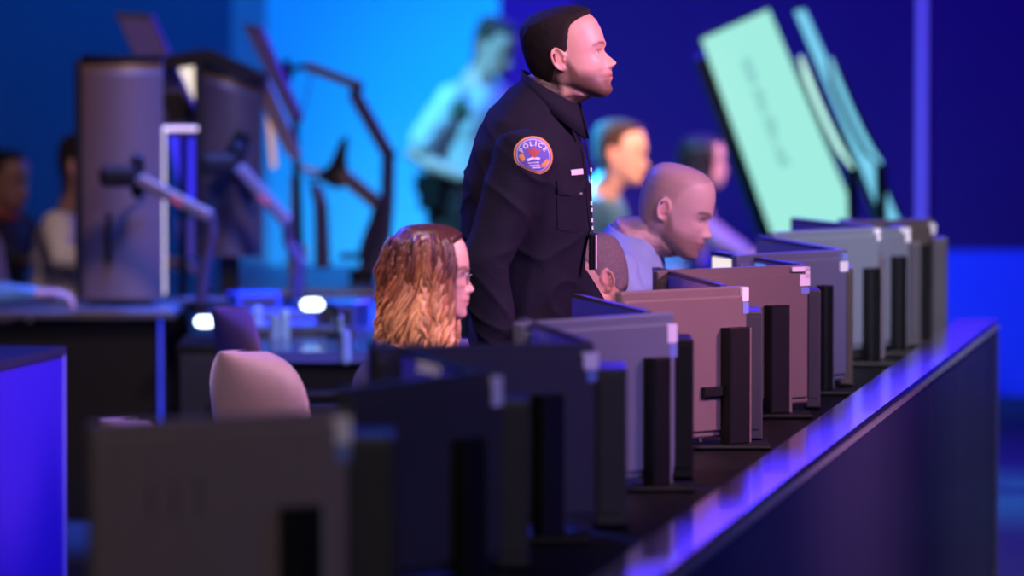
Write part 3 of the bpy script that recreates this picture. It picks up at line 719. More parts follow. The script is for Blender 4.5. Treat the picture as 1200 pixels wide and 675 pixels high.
def tower(label, x0, x1, pt, s, m, d=.22):
    """slim computer standing upright on the console"""
    a = at(x0, pt, s); c = at(x1, pt, s); w = c.x - a.x; root = empty('slim_computer', ((a.x + c.x) / 2, a.y + d / 2, ZT), 0, label, 'computer', 'slim computers standing on the console')
    b = MB(); b.box(((a.x + c.x) / 2, a.y + d / 2, (a.z + ZT) / 2 + .004), (w, d, a.z - ZT - .008), bev=.004); obj('case', b, m, root)
    b = MB(); b.box(((a.x + c.x) / 2, a.y - .0005, (a.z + ZT) / 2 + .01), (w * .7, .004, (a.z - ZT) * .86), bev=.001); obj('front_plate', b, m, root)
    b = MB(); b.box(((a.x + c.x) / 2, a.y + d / 2, ZT + .004), (w * 1.05, d * .8, .008), bev=.002); obj('foot', b, BLACKP, root)
    return root
TW = mat('brown_case', (.07, .048, .042), .45, noise_amt=.1); TG = mat('grey_case', (.05, .048, .058), .45, noise_amt=.1); TV = mat('violet_grey_case', (.075, .062, .09), .45, noise_amt=.1)
tower('blurred dark computer beside the nearest monitor', 408, 462, 512, 688, DARKP)
tower('blurred brown-black computer beside the second nearest monitor', 578, 620, 470, 622, DARKP)
tower('black-brown computer standing in front of the slate monitor corner', 697, 735, 432, 576, DARKP)
tower('black computer standing in front of the taupe monitor', 783, 813, 398, 524, BLACKP)
tower('charcoal computer standing in front of the brown monitor', 869, 894, 365, 481, TG)
tower('dark grey-green computer between the brown and indigo monitors', 945, 962, 340, 446, TG, .16)
tower('brown computer to the side of the indigo-grey monitor', 984, 1000, 314, 421, TW, .16)
tower('violet-grey computer beside the pale slate monitor', 1026, 1038, 300, 391, TV, .14)
tower('near-black computer beside the second farthest monitor', 1061, 1080, 283, 378, TG, .14)
tower('last dark computer at the far end of the console', 1092, 1111, 279, 374, TG, .10)
# a white cable end hanging in the gap
p = at(823, 525, 486); b = MB(); b.tube([p + Vector((-.004, 0, .03)), p + Vector((0, 0, 0)), p + Vector((.004, 0, -.03))], .005, 8, round_ends=True)
b.tube([p + Vector((-.004, 0, .03)), p + Vector((-.006, .02, .09)), p + Vector((-.004, .04, .12))], .002, 6)
obj('cable_plug', b, STICK, label='small white cable plug hanging between the black uprights', cat='cable')

# ------------------------------------------------------------------ low console at the bottom corner, on the other side of the aisle
lc = empty('side_console', (-1.9, 15.6, 0), 0, 'console end with a bright blue side panel beside the aisle', 'console')
A = at(74, 405, 404); Bp = at(-60, 437, 434); A.z = Bp.z = .815; back = Vector((-.9, .75, 0)).normalized() * .62
dirp = (A - Bp).normalized(); nrm = Vector((dirp.y, -dirp.x, 0)); inn = -nrm
BLUEP = mat('blue_side_panel', (.10, .05, .70), .45, noise_amt=.05, nscale=3)
b = MB(); b.prism([Bp - Vector((0, 0, .80)), A - Vector((0, 0, .80)), A + inn * .02 - Vector((0, 0, .80)), Bp + inn * .02 - Vector((0, 0, .80))], (0, 0, .77)); obj('side_panel', b, BLUEP, lc)
b = MB(); q = [Bp - dirp * .0 + nrm * .006, A + nrm * .006 + dirp * .012, A + inn * .5 + dirp * .012, Bp + inn * .5]
b.prism([p - Vector((0, 0, .026)) for p in q], (0, 0, .026)); obj('top', b, mat('dark_top', (.06, .06, .08), .4), lc)
b = MB(); e = A + dirp * .004; b.box((e.x, e.y, .41), (.014, .02, .76), bev=.003); obj('edge_strip', b, mat('blue_edge', (.35, .4, .9), .3), lc)
b = MB(); q = [Bp + inn * .022, A + inn * .022 - dirp * .01, A + inn * .48 - dirp * .01, Bp + inn * .48]; b.prism([Vector((p.x, p.y, 0)) for p in q], (0, 0, .785)); obj('carcass', b, BLACKP, lc)

# ------------------------------------------------------------------ the desk on the far side with the tall curved screens
LDX0, LDX1 = -1.95, (212 - 600) / 331.
LY0, LY1 = F / 337., F / 323.
d1 = empty('side_desk', ((LDX0 + LDX1) / 2, (LY0 + LY1) / 2, 0), 0, 'dark desk carrying the big curved screen, a hand resting on it', 'desk')
b = MB(); b.box(((LDX0 + LDX1) / 2, (LY0 + LY1) / 2, .725), (LDX1 - LDX0, LY1 - LY0, .03), bev=.008); obj('worktop', b, mat('desk_top', (.10, .10, .12), .3), d1)
b = MB(); b.box(((LDX0 + LDX1) / 2 - .02, LY0 + .09, .35), (LDX1 - LDX0 - .10, .02, .69), bev=.003); obj('front_panel', b, BLACKP, d1)
for x in (LDX0 + .05, (LDX0 + LDX1) / 2 - .1, LDX1 - .07):
    b = MB(); b.box((x, LY0 + .18, .355), (.05, .05, .71), bev=.006); b.box((x, (LY0 + LY1) / 2, .015), (.07, .70, .03), bev=.006); obj('leg', b, BLACKP, d1)
p = at(186, 440, 338); b = MB(); b.box((p.x, LY0 + .055, .40), (.012, .014, .62), bev=.003); obj('light_strip', b, mat('blue_led', (.05, .05, .3), .4, emit=(.03, .05, .9), estr=1.0), d1)

def curved_screen(label, px0, px1, ptop, pbot, s, depth_l, house, bow=.06, topslope=0.0, foot_z=ZT, glow=None, lean=0.0):
    """tall curved display seen from the back; curvature about the vertical axis, deep dark rim"""
    a = at(px0, ptop, s); c = at(px1, ptop, s); z0 = at(px0, pbot, s).z
    w = c.x - a.x; root = empty('curved_display', (a.x + w / 2, a.y, foot_z), 0, label, 'display')
    N = 18
    def prof(t, dd, k=1.0):   # back skin bulges to the camera
        y = a.y + depth_l * (1 - t) * 0 - bow * math.sin(PI * min(1, t * .95 + .05)) ** .8 * k + dd + topslope * t
        return a.x + w * t, y
    def ztop(t): return a.z + lean * t
    b = MB(); rings = []
    for k in range(N + 1):
        t = k / N; x, y = prof(t, 0); x2, y2 = prof(t, .035)
        th = .012
        rings.append([Vector((x, y, z0)), Vector((x, y, ztop(t) - .05)), Vector((x, y + .02, ztop(t))), Vector((x2, y2, ztop(t))), Vector((x2, y2, z0))])
    b.loft(rings); obj('back_shell', b, house, root, False)
    b = MB(); rings = []
    for k in range(N + 1):
        t = k / N; x, y = prof(t, .0352); x2, y2 = prof(t, .040); rings.append([Vector((x, y, z0 + .01)), Vector((x, y, ztop(t) - .01)), Vector((x2, y2, ztop(t) - .01)), Vector((x2, y2, z0 + .01))])
    b.loft(rings); obj('screen', b, glow or SCRBLUE, root)
    b = MB(); b.box((a.x - .012, a.y + .045, (a.z + z0) / 2), (.028, .13, a.z - z0), bev=.006); obj('side_rim', b, BLACKP, root)
    b = MB(); rings = []
    for k in range(N + 1):
        t = k / N; x, y = prof(t, -.004); x2, y2 = prof(t, .12); rings.append([Vector((x, y, ztop(t) - .002)), Vector((x, y, ztop(t) + .016)), Vector((x2, y2, ztop(t) + .016)), Vector((x2, y2, ztop(t) - .002))])
    b.loft(rings); obj('top_rim', b, BLACKP, root)
    cx = a.x + w * .45
    b = MB(); b.box((cx, a.y + .10, foot_z + .01), (w * .8, .26, .02), bev=.006); obj('base', b, BLACKP, root)
    b = MB(); b.box((cx, a.y + .08, (foot_z + z0) / 2 + .05), (.07, .05, z0 - foot_z + .12), bev=.006); obj('neck', b, BLACKP, root)
    return root
M1 = curved_screen('tall curved screen seen from behind, grey-brown, standing on the side desk', 96, 190, 70, 350, 332, .1, mat('mauve_shell', (.13, .09, .085), .45, noise_amt=.05), .05)
YM = F / 332.
# led strip along the right edge of the first screen, and the cross piece
lp = MB(); q0 = at(190, 150, 330); q1 = at(190, 346, 330)
lp.box(((q0.x + q1.x) / 2 + .004, q0.y + .03, (q0.z + q1.z) / 2), (.009, .02, q0.z - q1.z), bev=.003)
LEDW = mat('warm_led', (.6, .6, .5), .4, emit=(1, .85, .55), estr=1.0)
obj('led_edge', lp, LEDW, M1)
lp = MB(); c0 = at(186, 151, 330); c1 = at(231, 151, 330); lp.box(((c0.x + c1.x) / 2, c0.y + .04, c0.z), (c1.x - c0.x, .02, .014), bev=.003); obj('cross_bar', lp, mat('white_led', (.7, .6, .6), .4, emit=(1, .75, .7), estr=.9), M1)
# slot and cable details on the back of the first screen
q = at(129, 278, 332); b = MB(); b.box((q.x, q.y - .052, q.z), (.018, .012, .18), bev=.003); obj('socket_panel', b, BLACKP, M1)
b = MB(); a0 = at(131, 292, 332); a1 = at(152, 245, 332); a2 = at(176, 225, 332)
b.tube([a0 - Vector((0, .06, 0)), a1 - Vector((0, .062, 0)), a2 - Vector((0, .06, 0))], .004, 8); obj('cable', b, DARKP, M1)

def stroke(m, pts, s, r, n=10, dy=0, up=(0, 1, 0), mi=0):
    m.tube([at(x, y, s) + Vector((0, dy, 0)) for x, y in pts], r, n, up=up, mi=mi)
def arm_box(m, x0, y0, x1, y1, s, w, d, dy=0, bev=.006, mi=0):
    """flat bar between two pixels, width w in the picture plane, depth d"""
    a = at(x0, y0, s); c = at(x1, y1, s); a.y = c.y = a.y + dy; u = (c - a); L = u.length; an = math.atan2(u.z, u.x)
    m.box((a + c) / 2, (L, d, w), Matrix.Rotation(-an, 3, 'Y'), bev, mi)
ARMG = mat('grey_arm', (.13, .105, .105), .4); ARMB = mat('brown_arm', (.13, .085, .075), .42); ARMP = mat('violet_black', (.05, .04, .09), .35)
def monitor_arm(label, joint, elbow, foot, s, dy=-.09, mark=True):
    root = empty('monitor_arm', at(foot[0], foot[1], s) + Vector((0, dy, 0)), 0, label, 'monitor arm')
    b = MB(); c = at(joint[0], joint[1], s); c.y += dy; b.box(c + Vector((-.03, .01, 0)), (.13, .09, .075), bev=.02); b.tube([c + Vector((.035, .03, -.055)), c + Vector((.035, .03, .055))], .024, 14, round_ends=True); obj('swivel_mount', b, BLACKP, root)
    b = MB(); arm_box(b, joint[0] + 12, joint[1] + 2, elbow[0], elbow[1], s, .046, .05, dy - .02, .012); up_ = obj('upper_arm', b, ARMG, root)
    if mark:
        b = MB(); mx, my = joint[0] * .42 + elbow[0] * .58, joint[1] * .42 + elbow[1] * .58
        arm_box(b, mx - 5, my - 4, mx + 7, my + 5, s, .016, .002, dy - .0465, .0005); obj('red_mark', b, mat('red_print', (.55, .10, .07), .5), up_)
    b = MB(); stroke(b, [(elbow[0] - 2, elbow[1] - 4), (elbow[0] - 1, elbow[1] + 20), (foot[0] + 5, (foot[1] + elbow[1]) / 2), (foot[0], foot[1])], s, .021, 12, dy); obj('lower_arm', b, ARMP, root)
    b = MB(); c = at(foot[0], foot[1], s); b.tube([(c.x, c.y + dy, ZT), (c.x, c.y + dy, ZT + .03)], .045, 18); obj('clamp', b, BLACKP, root)
    return root
monitor_arm('grey monitor arm with red mark in front of the tall curved screen', (150, 206), (250, 254), (236, 366), 337, -.06)

# second tall screen further back
S2 = 318
d2 = empty('side_desk', (-.95, F / 310., 0), 0, 'second dark desk carrying monitor arms before the cyan wall', 'desk')
x0, x1 = at(246, 300, 312).x, at(446, 300, 312).x; dy0, dy1 = F / 316., F / 287.
b = MB(); b.box(((x0 + x1) / 2, (dy0 + dy1) / 2, .725), (x1 - x0, dy1 - dy0, .03), bev=.008); obj('worktop', b, MATS['desk_top'], d2)
for x in (x0 + .05, x1 - .05):
    b = MB(); b.box((x, (dy0 + dy1) / 2, .355), (.05, .5, .71), bev=.006); obj('leg', b, BLACKP, d2)
b = MB(); b.box(((x0 + x1) / 2, dy1 - .1, .45), (x1 - x0 - .1, .02, .5), bev=.003); obj('rear_panel', b, BLACKP, d2)
M2 = curved_screen('second tall curved screen with black slanting top behind the first', 236, 306, 76, 300, 326, .1, mat('dark_shell', (.055, .042, .042), .45, noise_amt=.05), .05, lean=-.075)
b = MB(); P = [at(190, 66, 324), at(236, 58, 324), at(246, 58, 324), at(314, 88, 324), at(312, 98, 324), at(240, 76, 324), at(196, 82, 324)]
b.prism(P, (0, .16, 0)); obj('hood', b, BLACKP, M2)
b = MB(); P = [at(204, 72, 318), at(229, 68, 318), at(231, 92, 318), at(222, 126, 318), at(214, 118, 318)]
b.prism(P, (0, .02, 0)); obj('lit_screen', b, mat('cream_screen', (.5, .5, .45), .4, emit=(1, .88, .72), estr=.95), M2)
b = MB(); P0 = at(229, 100, 318); P1 = at(229, 160, 318); b.box(((P0.x + P1.x) / 2, P0.y, (P0.z + P1.z) / 2), (.018, .02, P0.z - P1.z), bev=.003); obj('led_edge', b, LEDW, M2)
b = MB(); P0 = at(324, 155, 312); b.prism([at(311, 128, 312), at(318, 128, 312), at(324, 195, 312), at(318, 198, 312)], (0, .03, 0)); obj('status_light', b, mat('amber_panel', (.3, .2, .1), .5, emit=(.75, .45, .30), estr=.7), M2)
b = MB(); b.prism([at(302, 92, 322), at(312, 90, 322), at(353, 182, 322), at(346, 190, 322), at(334, 178, 322), at(303, 118, 322)], (0, .07, 0)); obj('side_wing', b, mat('brown_shell', (.12, .085, .07), .45), M2)
monitor_arm('grey monitor arm with red mark in front of the second curved screen', (268, 192), (340, 262), (348, 356), 330, -.06)
b = MB(); stroke(b, [(288, 155), (278, 175), (262, 210), (250, 226)], 326, .03, 12, -.10); stroke(b, [(276, 180), (300, 232)], 326, .02, 10, -.10); obj('cable_cover', b, BLACKP, M2)

def slanted_tablet(label, quad, s, th, face, cat='display', strut=None, inner=None):
    """flat display leaning over, quad in picture order: top-far, top-near, bottom-near, bottom-far"""
    P = [at(x, y, s) for x, y in quad]; lo = min(p.z for p in P); c = sum(P, Vector()) / 4
    root = empty('slanted_display', (c.x, c.y, lo), 0, label, cat)
    b = MB(); b.prism(P, (th * .35, th, 0)); obj('housing', b, DARKP, root)
    k = .90; Q = [c + (p - c) * k - Vector((0, .004, 0)) for p in P]; b = MB(); b.prism(Q, (0, .006, 0)); obj('panel', b, face, root)
    if inner:
        for (q, m_) in inner: b = MB(); b.prism([at(x, y, s) - Vector((0, .012, 0)) for x, y in q], (0, .006, 0)); obj('panel_area', b, m_, root)
    if strut:
        b = MB(); m0 = at(*strut[0], s); m1 = at(*strut[1], s); m0.y += .03; m1.y += .03; b.tube([m0, m1, Vector((m1.x, m1.y, ZT))], .015, 10); obj('post', b, BLACKP, root)
    return root
VIOP = mat('violet_back', (.10, .075, .22), .4, noise_amt=.05)
slanted_tablet('slanted violet display rising above the first tall screen', [(134, 14), (176, 16), (242, 160), (200, 160)], 322, .03, VIOP, strut=((215, 150), (214, 330)), inner=[([(186, 108), (214, 108), (229, 140), (198, 144)], BLACKP)])
slanted_tablet('slim slanted violet display against the cyan wall', [(284, 28), (305, 31), (353, 138), (344, 150)], 312, .03, VIOP, strut=((345, 140), (352, 330)))
b = MB(); b.prism([at(197, 158, 315), at(232, 156, 315), at(238, 240, 315), at(216, 246, 315)], (0, .03, 0))
bp = obj('blue_display', b, mat('blue_screen', (.02, .02, .2), .3, emit=(.04, .03, .85), estr=1.3), label='small glowing blue display between the two tall screens', cat='display')
b = MB(); P = [at(207, 258, 315), at(238, 254, 315), at(240, 300, 315), at(212, 303, 315)]; b.prism(P, (0, .03, 0)); obj('blue_display', b, mat('blue_screen_dim', (.05, .04, .2), .3, emit=(.10, .07, .60), estr=.5), label='dim violet display low between the tall screens', cat='display')

# the tall jointed arms at the right of the group
SA = 306
ta = empty('articulated_arm', at(440, 330, SA), 0, 'tall jointed arm bending in an arc against the cyan wall', 'arm', None)
b = MB(); arm_box(b, 358, 77, 422, 101, SA, .036, .05, 0); obj('upper_bar', b, ARMB, ta)
b = MB(); arm_box(b, 414, 108, 457, 184, SA, .052, .05, .0); obj('middle_bar', b, ARMP, ta)
b = MB(); stroke(b, [(420, 96), (416, 112)], SA, .024, 12); obj('joint', b, BLACKP, ta)
b = MB(); stroke(b, [(455, 178), (457, 186)], SA, .028, 12); obj('joint', b, BLACKP, ta)
b = MB(); stroke(b, [(455, 186), (454, 240), (451, 275), (440, 305), (424, 326)], SA, .027, 12); obj('lower_bar', b, ARMP, ta)
b = MB(); stroke(b, [(360, 78), (350, 79), (342, 81), (330, 79)], SA, .013, 10); stroke(b, [(335, 70), (338, 96)], SA, .018, 10); obj('head_clamp', b, BLACKP, ta)
b = MB(); stroke(b, [(366, 84), (362, 100), (357, 120), (352, 142)], SA, .0035, 6); obj('cable', b, DARKP, ta)
b = MB(); c = at(440, 330, SA); b.tube([(c.x - .05, c.y, ZT), (c.x - .05, c.y, ZT + .05)], .05, 18); obj('clamp', b, BLACKP, ta)
tb = empty('articulated_arm', at(430, 318, 304), 0, 'lower jointed arm with a triangular mount against the cyan wall', 'arm', None)
b = MB(); b.prism([at(400, 162, 304), at(408, 160, 304), at(406, 190, 304), at(412, 214, 304), at(396, 222, 304), at(378, 214, 304), at(372, 206, 304), at(386, 192, 304)], (0, .06, 0)); obj('mount_plate', b, BLACKP, tb)
b = MB(); arm_box(b, 398, 202, 452, 246, 304, .056, .05, 0); obj('upper_bar', b, ARMB, tb)
b = MB(); stroke(b, [(448, 240), (444, 258), (436, 280), (428, 300)], 304, [.034, .036, .038, .030], 12); obj('lower_bar', b, ARMP, tb)
b = MB(); arm_box(b, 356, 199, 384, 202, 304, .016, .03, .02); arm_box(b, 358, 210, 384, 210, 304, .013, .03, .02); obj('bracket', b, BLACKP, tb)
b = MB(); arm_box(b, 398, 300, 432, 300, 304, .022, .10, 0); obj('foot_plate', b, BLACKP, tb)
b = MB(); c = at(430, 300, 304); b.tube([(c.x, c.y, ZT), (c.x, c.y, c.z)], .03, 14); obj('pillar', b, ARMP, tb)
b = MB(); stroke(b, [(382, 218), (379, 238), (370, 262), (372, 290)], 304, .0035, 6); obj('cable', b, DARKP, tb)
b = MB(); stroke(b, [(346, 206), (346, 335.5)], 311, .018, 12); stroke(b, [(346, 206), (352, 196), (374, 203)], 311, .012, 10)
obj('slim_post', b, mat('lilac_metal', (.30, .25, .45), .35), label='slim violet post between the second screen and the jointed arms', cat='post')
b = MB(); stroke(b, [(368, 215), (376, 240), (378, 300), (378, 314)], 309, [.018, .026, .03, .03], 12)
obj('lamp_column', b, ARMP, label='dark rounded column standing on the second desk', cat='column')
# cups / bottle
def cup(label, px, py, s, r, h, m, zf=ZT):
    p = at(px, py, s); root = empty('paper_cup', (p.x, p.y, zf), 0, label, 'cup')
    b = MB(); b.tube([(p.x, p.y, zf), (p.x, p.y, zf + h * .9)], [r * .75, r], 20); obj('cup_body', b, m, root, False)
    b = MB(); b.tube([(p.x, p.y, zf + h * .9), (p.x, p.y, zf + h * .96), (p.x, p.y, zf + h)], [r * 1.08, r * 1.08, r * .9], 20); obj('lid', b, STICK, root); return root
CREAM = mat('cream_paper', (.75, .72, .60), .6)
cup('white paper cup standing by the slim violet post', 348, 300, 303, .042, .13, CREAM)

# ------------------------------------------------------------------ glossy low desk with keyboards in blue light
SD = empty('blue_lit_desk', (-.95, 19.4, 0), 0, 'glossy desk in strong blue light, cluttered with keyboards', 'desk')
q = [at(262, 352, 352), at(448, 345, 345), at(470, 412, 405), at(300, 418, 408)]
b = MB(); pts = [Vector((at(255, 340, 325).x, F / 322., .70)), Vector((at(300, 340, 385).x, F / 380., .70)), Vector((at(452, 340, 385).x, F / 380., .70)), Vector((at(452, 340, 325).x, F / 322., .70))]
b.prism(pts, (0, 0, .035)); obj('worktop', b, mat('glossy_blue_top', (.10, .13, .42), .22, spec=.8, coat=.4), SD)
for p in pts:
    c = sum(pts, Vector()) / 4; p2 = p + (c - p) * .1; b = MB(); b.box((p2.x, p2.y, .35), (.05, .05, .70), bev=.006); obj('leg', b, BLACKP, SD)
b = MB(); b.box(((pts[1].x + pts[2].x) / 2, pts[1].y + .05, .42), ((pts[2].x - pts[1].x) * .9, .02, .54), bev=.003); obj('front_panel', b, BLACKP, SD)
KEYB = mat('key_blue', (.15, .2, .5), .25)
def keyboard(label, X, Y, rz, group='keyboards on the blue desk'):
    root = empty('keyboard', (X, Y, .735), R(rz), label, 'keyboard', group)
    b = MB(); b.box((0, 0, .009), (.40, .14, .018), bev=.004); obj('keyboard_body', b, DARKP, root, local=True)
    b = MB()
    for i in range(14):
        for j in range(5): b.box((-.18 + i * .0265, -.05 + j * .025, .021), (.021, .019, .008))
    obj('keys', b, KEYB, root, local=True); return root
keyboard('keyboard near the middle of the blue-lit desk', -.84, 18.9, 8)
keyboard('keyboard at the back of the blue-lit desk', -.98, 19.75, -12)
keyboard('keyboard at the edge of the blue-lit desk nearest the cyan wall corner', -.72, 18.0, 15)
def boxy(name, label, cat, X, Y, z, sx, sy, sz, rz, m, lidm=None):
    root = empty(name, (X, Y, z), R(rz), label, cat)
    b = MB(); b.box((0, 0, sz / 2), (sx, sy, sz), bev=.006); obj('body', b, m, root, local=True)
    b = MB(); b.box((0, -sy / 2 - .001, sz * .5), (sx * .8, .004, sz * .55), bev=.001); obj('front_plate', b, lidm or DARKP, root, local=True)
    return root
BLUEG = mat('blue_gloss', (.06, .10, .55), .15, spec=.9, coat=.6)
boxy('docking_station', 'small glossy blue box on the blue-lit desk by the curved screens', 'computer dock', -.90, 19.3, .735, .16, .12, .07, 20, BLUEG)
boxy('docking_station', 'glossy blue box close to the woman\'s hair on the blue-lit desk', 'computer dock', -.56, 18.3, .735, .14, .16, .09, -15, BLUEG)
boxy('desk_phone', 'dark low phone on the blue-lit desk between keyboards', 'phone', -.66, 19.1, .735, .18, .2, .05, 10, DARKP)
for i, (px, py, s) in enumerate(((302, 352, 352), (322, 372, 366), (333, 366, 364), (396, 362, 362), (420, 350, 350), (405, 392, 388))):
    p = at(px, py, s); b = MB(); hgt = .05 + .012 * (i % 3)
    b.tube([(p.x, p.y, .735), (p.x, p.y, .735 + hgt)], [.020, .017], 14, round_ends=True)
    obj('glass_tumbler', b, mat('blue_glass', (.3, .5, .9), .08, spec=1, coat=1), label=['short glossy blue tumbler at the back of the blue-lit desk', 'blue tumbler standing beside the first keyboard', 'taller blue tumbler next to another beside the keyboard', 'blue tumbler just beyond the bright lamp', 'blue tumbler near the rear corner by the cyan wall', 'blue tumbler at the front edge of the blue-lit desk'][i], cat='tumbler', group='glossy blue tumblers on the desk')
def lamp(label, px, py, s, r=.020, w=.018):
    c = at(px, py, s); root = empty('desk_lamp', (c.x, c.y, ZT - .005), 0, label, 'lamp')
    b = MB(); b.tube([c - Vector((w, 0, 0)), c + Vector((w, 0, 0))], r, 14, round_ends=True); obj('bulb', b, mat('lamp_white', (1, 1, 1), .3, emit=(.62, .80, 1), estr=5), root, True)
    b = MB(); b.tube([c + Vector((w + .01, .012, .0)), c + Vector((w + .05, .03, -.01)), c + Vector((w + .06, .04, -.04)), Vector((c.x + w + .06, c.y + .04, ZT - .005))], .008, 8); b.tube([(c.x + w + .06, c.y + .04, ZT - .005), (c.x + w + .06, c.y + .04, ZT + .008)], .035, 16); obj('stem', b, BLACKP, root)
cb = empty('low_cabinet', (-.93, 17.75, 0), 0, 'dark low cabinet carrying the second bright lamp beside the blue-lit desk', 'cabinet')
b = MB(); b.box((-.915, 17.75, .37), (.30, .50, .72), bev=.006); obj('body', b, BLACKP, cb)
b = MB(); b.box((-.915, 17.495, .38), (.27, .014, .64), bev=.003); dr = obj('door', b, DARKP, cb)
b = MB(); b.tube([(-.80, 17.478, .50), (-.80, 17.478, .60)], .006, 8, round_ends=True); obj('handle', b, METAL, dr)
lamp('small bright white lamp glowing on the blue-lit desk', 366, 357, 365)
lamp('small bright lamp glowing beside the chair back near the side desk', 240, 377, 372, .019, .014)

# ------------------------------------------------------------------ office chairs
PINKF = mat('chair_fabric', (.24, .17, .19), .65, noise_amt=.08, nscale=30, sheen=.2); 
def make_chair(label, X, Y, rz):
    root = empty('office_chair', (X, Y, 0), R(rz), label, 'chair', 'office chairs along the consoles')
    b = MB(); rings = []
    for k in range(15):      # backrest: curved shell from z .52 to .92
        t = (0, .15, .3, .45, .58, .68, .75, .81, .86, .90, .935, .96, .98, .993, 1)[k]; z = .55 + .37 * t; hw = .215 * (1 - .08 * t) * (1 if t < .68 else (max(.0, 1 - ((t - .68) / .325) ** 2.6)) ** (1 / 2.2)); rg = []
        for j in range(13):
            a = -1 + 2 * j / 12; rg.append(Vector((-.23 - .06 * t + .055 * a * a, hw * a, z)))
        for j in range(12, -1, -1):
            a = -1 + 2 * j / 12; rg.append(Vector((-.23 - .06 * t + .055 * a * a - .045 * math.sqrt(max(0.03, 1 - a * a * .9)), hw * a, z)))
        rings.append(rg)
    b.loft(rings); obj('backrest', b, PINKF, root, True, local=True)
    b = MB(); b.loft([[Vector(((.24) * k * math.copysign(abs(math.cos(t)) ** .6, math.cos(t)), .24 * k * math.copysign(abs(math.sin(t)) ** .6, math.sin(t)), z)) for t in [2 * PI * i / 28 for i in range(28)]] for k, z in ((.9, .40), (1, .42), (1, .455), (.93, .475), (.6, .48))]); obj('seat', b, PINKF, root, True, local=True)
    b = MB(); b.tube([(-.12, 0, .40), (-.27, 0, .42), (-.31, 0, .52), (-.31, 0, .70)], .022, 10); obj('back_post', b, BLACKP, root, local=True)
    b = MB(); b.tube([(0, 0, .10), (0, 0, .40)], .028, 14); obj('gas_column', b, BLACKP, root, local=True)
    for sd in (-1, 1):
        b = MB(); b.tube([(0, sd * .22, .43), (0, sd * .29, .46), (.0, sd * .29, .62)], .014, 8); b.box((.02, sd * .29, .635), (.26, .06, .03), bev=.01); obj('armrest', b, BLACKP, root, local=True)
    for k in range(5):
        a = 2 * PI * k / 5; b = MB(); e = Vector((.29 * math.cos(a), .29 * math.sin(a), .075)); b.tube([(0, 0, .11), e], [.025, .015], 8); lg = obj('leg', b, BLACKP, root, local=True)
        b = MB(); d = Vector((-math.sin(a), math.cos(a), 0)); c = Vector((e.x, e.y, .03)); b.tube([c - d * .018, c + d * .018], .03, 14); ob = obj('caster', b, BLACKP, lg, local=True)
    return root
ch0 = make_chair('office chair with broad pink-lit curved back in front of the side desk', (300 - 600) / 455., F / 455. + .30, -78)
def chair(label, X, Y, rz, z=0):
    c = copy_tree(ch0); c.scale = (1, 1, 1); c.location = (X, Y, z); c.rotation_euler = (0, 0, R(rz)); c['label'] = label; return c
def chair_back_at(label, px, s, rz, dz=0, first=None):
    """place a chair so that its backrest is seen at px"""
    X = (px - 600) / s; Y = F / s; a = R(rz); X += .27 * math.cos(a); Y += .27 * math.sin(a)
    if first is not None:
        first.location = (X, Y, 0); first.rotation_euler = (0, 0, a); first['label'] = label; return first
    return chair(label, X, Y, rz)
chair_back_at('office chair seen edge-on behind the broad pink one, next to a bright lamp', 272, 400, 12)
chair_back_at('office chair whose violet top barely rises behind the nearest monitor', 150, 545, 15)

# ------------------------------------------------------------------ big tilted displays before the back wall
def tilted_display(label, quad, s, th, lit, dys=(0, 0, 0, 0), back_off=(-.03, .02), rounded=False):
    P = [at(x, y, s) + Vector((0, d, 0)) for (x, y), d in zip(quad, dys)]; c = sum(P, Vector()) / 4
    root = empty('tilted_display', (c.x, c.y, 0), 0, label, 'display')
    k = 1.0; b = MB(); Q = [c + (p - c) * 1.035 + Vector((0, .012, 0)) for p in P]; b.prism(Q, (0, .03, 0)); obj('bezel', b, BLACKP, root)
    b = MB(); b.prism(P, (0, .008, 0)); scr = obj('screen', b, lit, root)
    b = MB(); Q = [c + (p - c) * .96 + Vector((back_off[0], .04, back_off[1])) for p in P]; b.prism(Q, (back_off[0], th, 0)); obj('back_shell', b, BLACKP, root)
    cb = (P[2] + P[3]) / 2
    b = MB(); m0 = c + Vector((0, .08, 0)); b.tube([m0, Vector((cb.x - .02, m0.y + .03, .95)), Vector((cb.x - .02, m0.y + .03, .03))], .035, 12); b.tube([(cb.x - .02, m0.y + .03, 0), (cb.x - .02, m0.y + .03, .03)], .22, 24); obj('stand', b, BLACKP, root)
    return root, P, c, scr
LIT = mat('display_white', (.01, .01, .01), .7, emit=(.36, .86, .76), estr=1.0)
LIT2 = mat('display_cyan', (.01, .01, .01), .7, emit=(.20, .66, .92), estr=1.0)
rt, P, c, scr = tilted_display('big tilted display showing a pale cyan page with faint writing', [(822, 46), (902, 11), (1011, 268), (914, 300)], 300, .05, LIT, (.0, .10, .10, 0), (-.02, -.06))
b = MB(); rr = random.Random(3)
A0 = Vector(P[0]); ux = (P[1] - P[0]); uy = (P[3] - P[0])
for k in range(26):        # the page's illegible writing, a column of short grey strokes
    t = .16 + .50 * k / 26; w0 = .40 + .03 * rr.random(); w1 = .50 + .07 * rr.random()
    if k % 7 == 6: continue
    q = [A0 + ux * a + uy * tt - Vector((0, .003, 0)) for a, tt in ((w0, t), (w1, t), (w1, t + .011), (w0, t + .011))]
    b.prism(q, (0, .002, 0))
obj('page_writing', b, mat('page_grey', (.1, .12, .12), .5, emit=(.20, .52, .50), estr=.9), scr)
tilted_display('narrow tilted display seen nearly edge-on, just beyond the big one', [(931, 13), (945, 11), (1057, 262), (1036, 262)], 306, .04, LIT2, (0, .1, .1, 0), (.012, -.01))
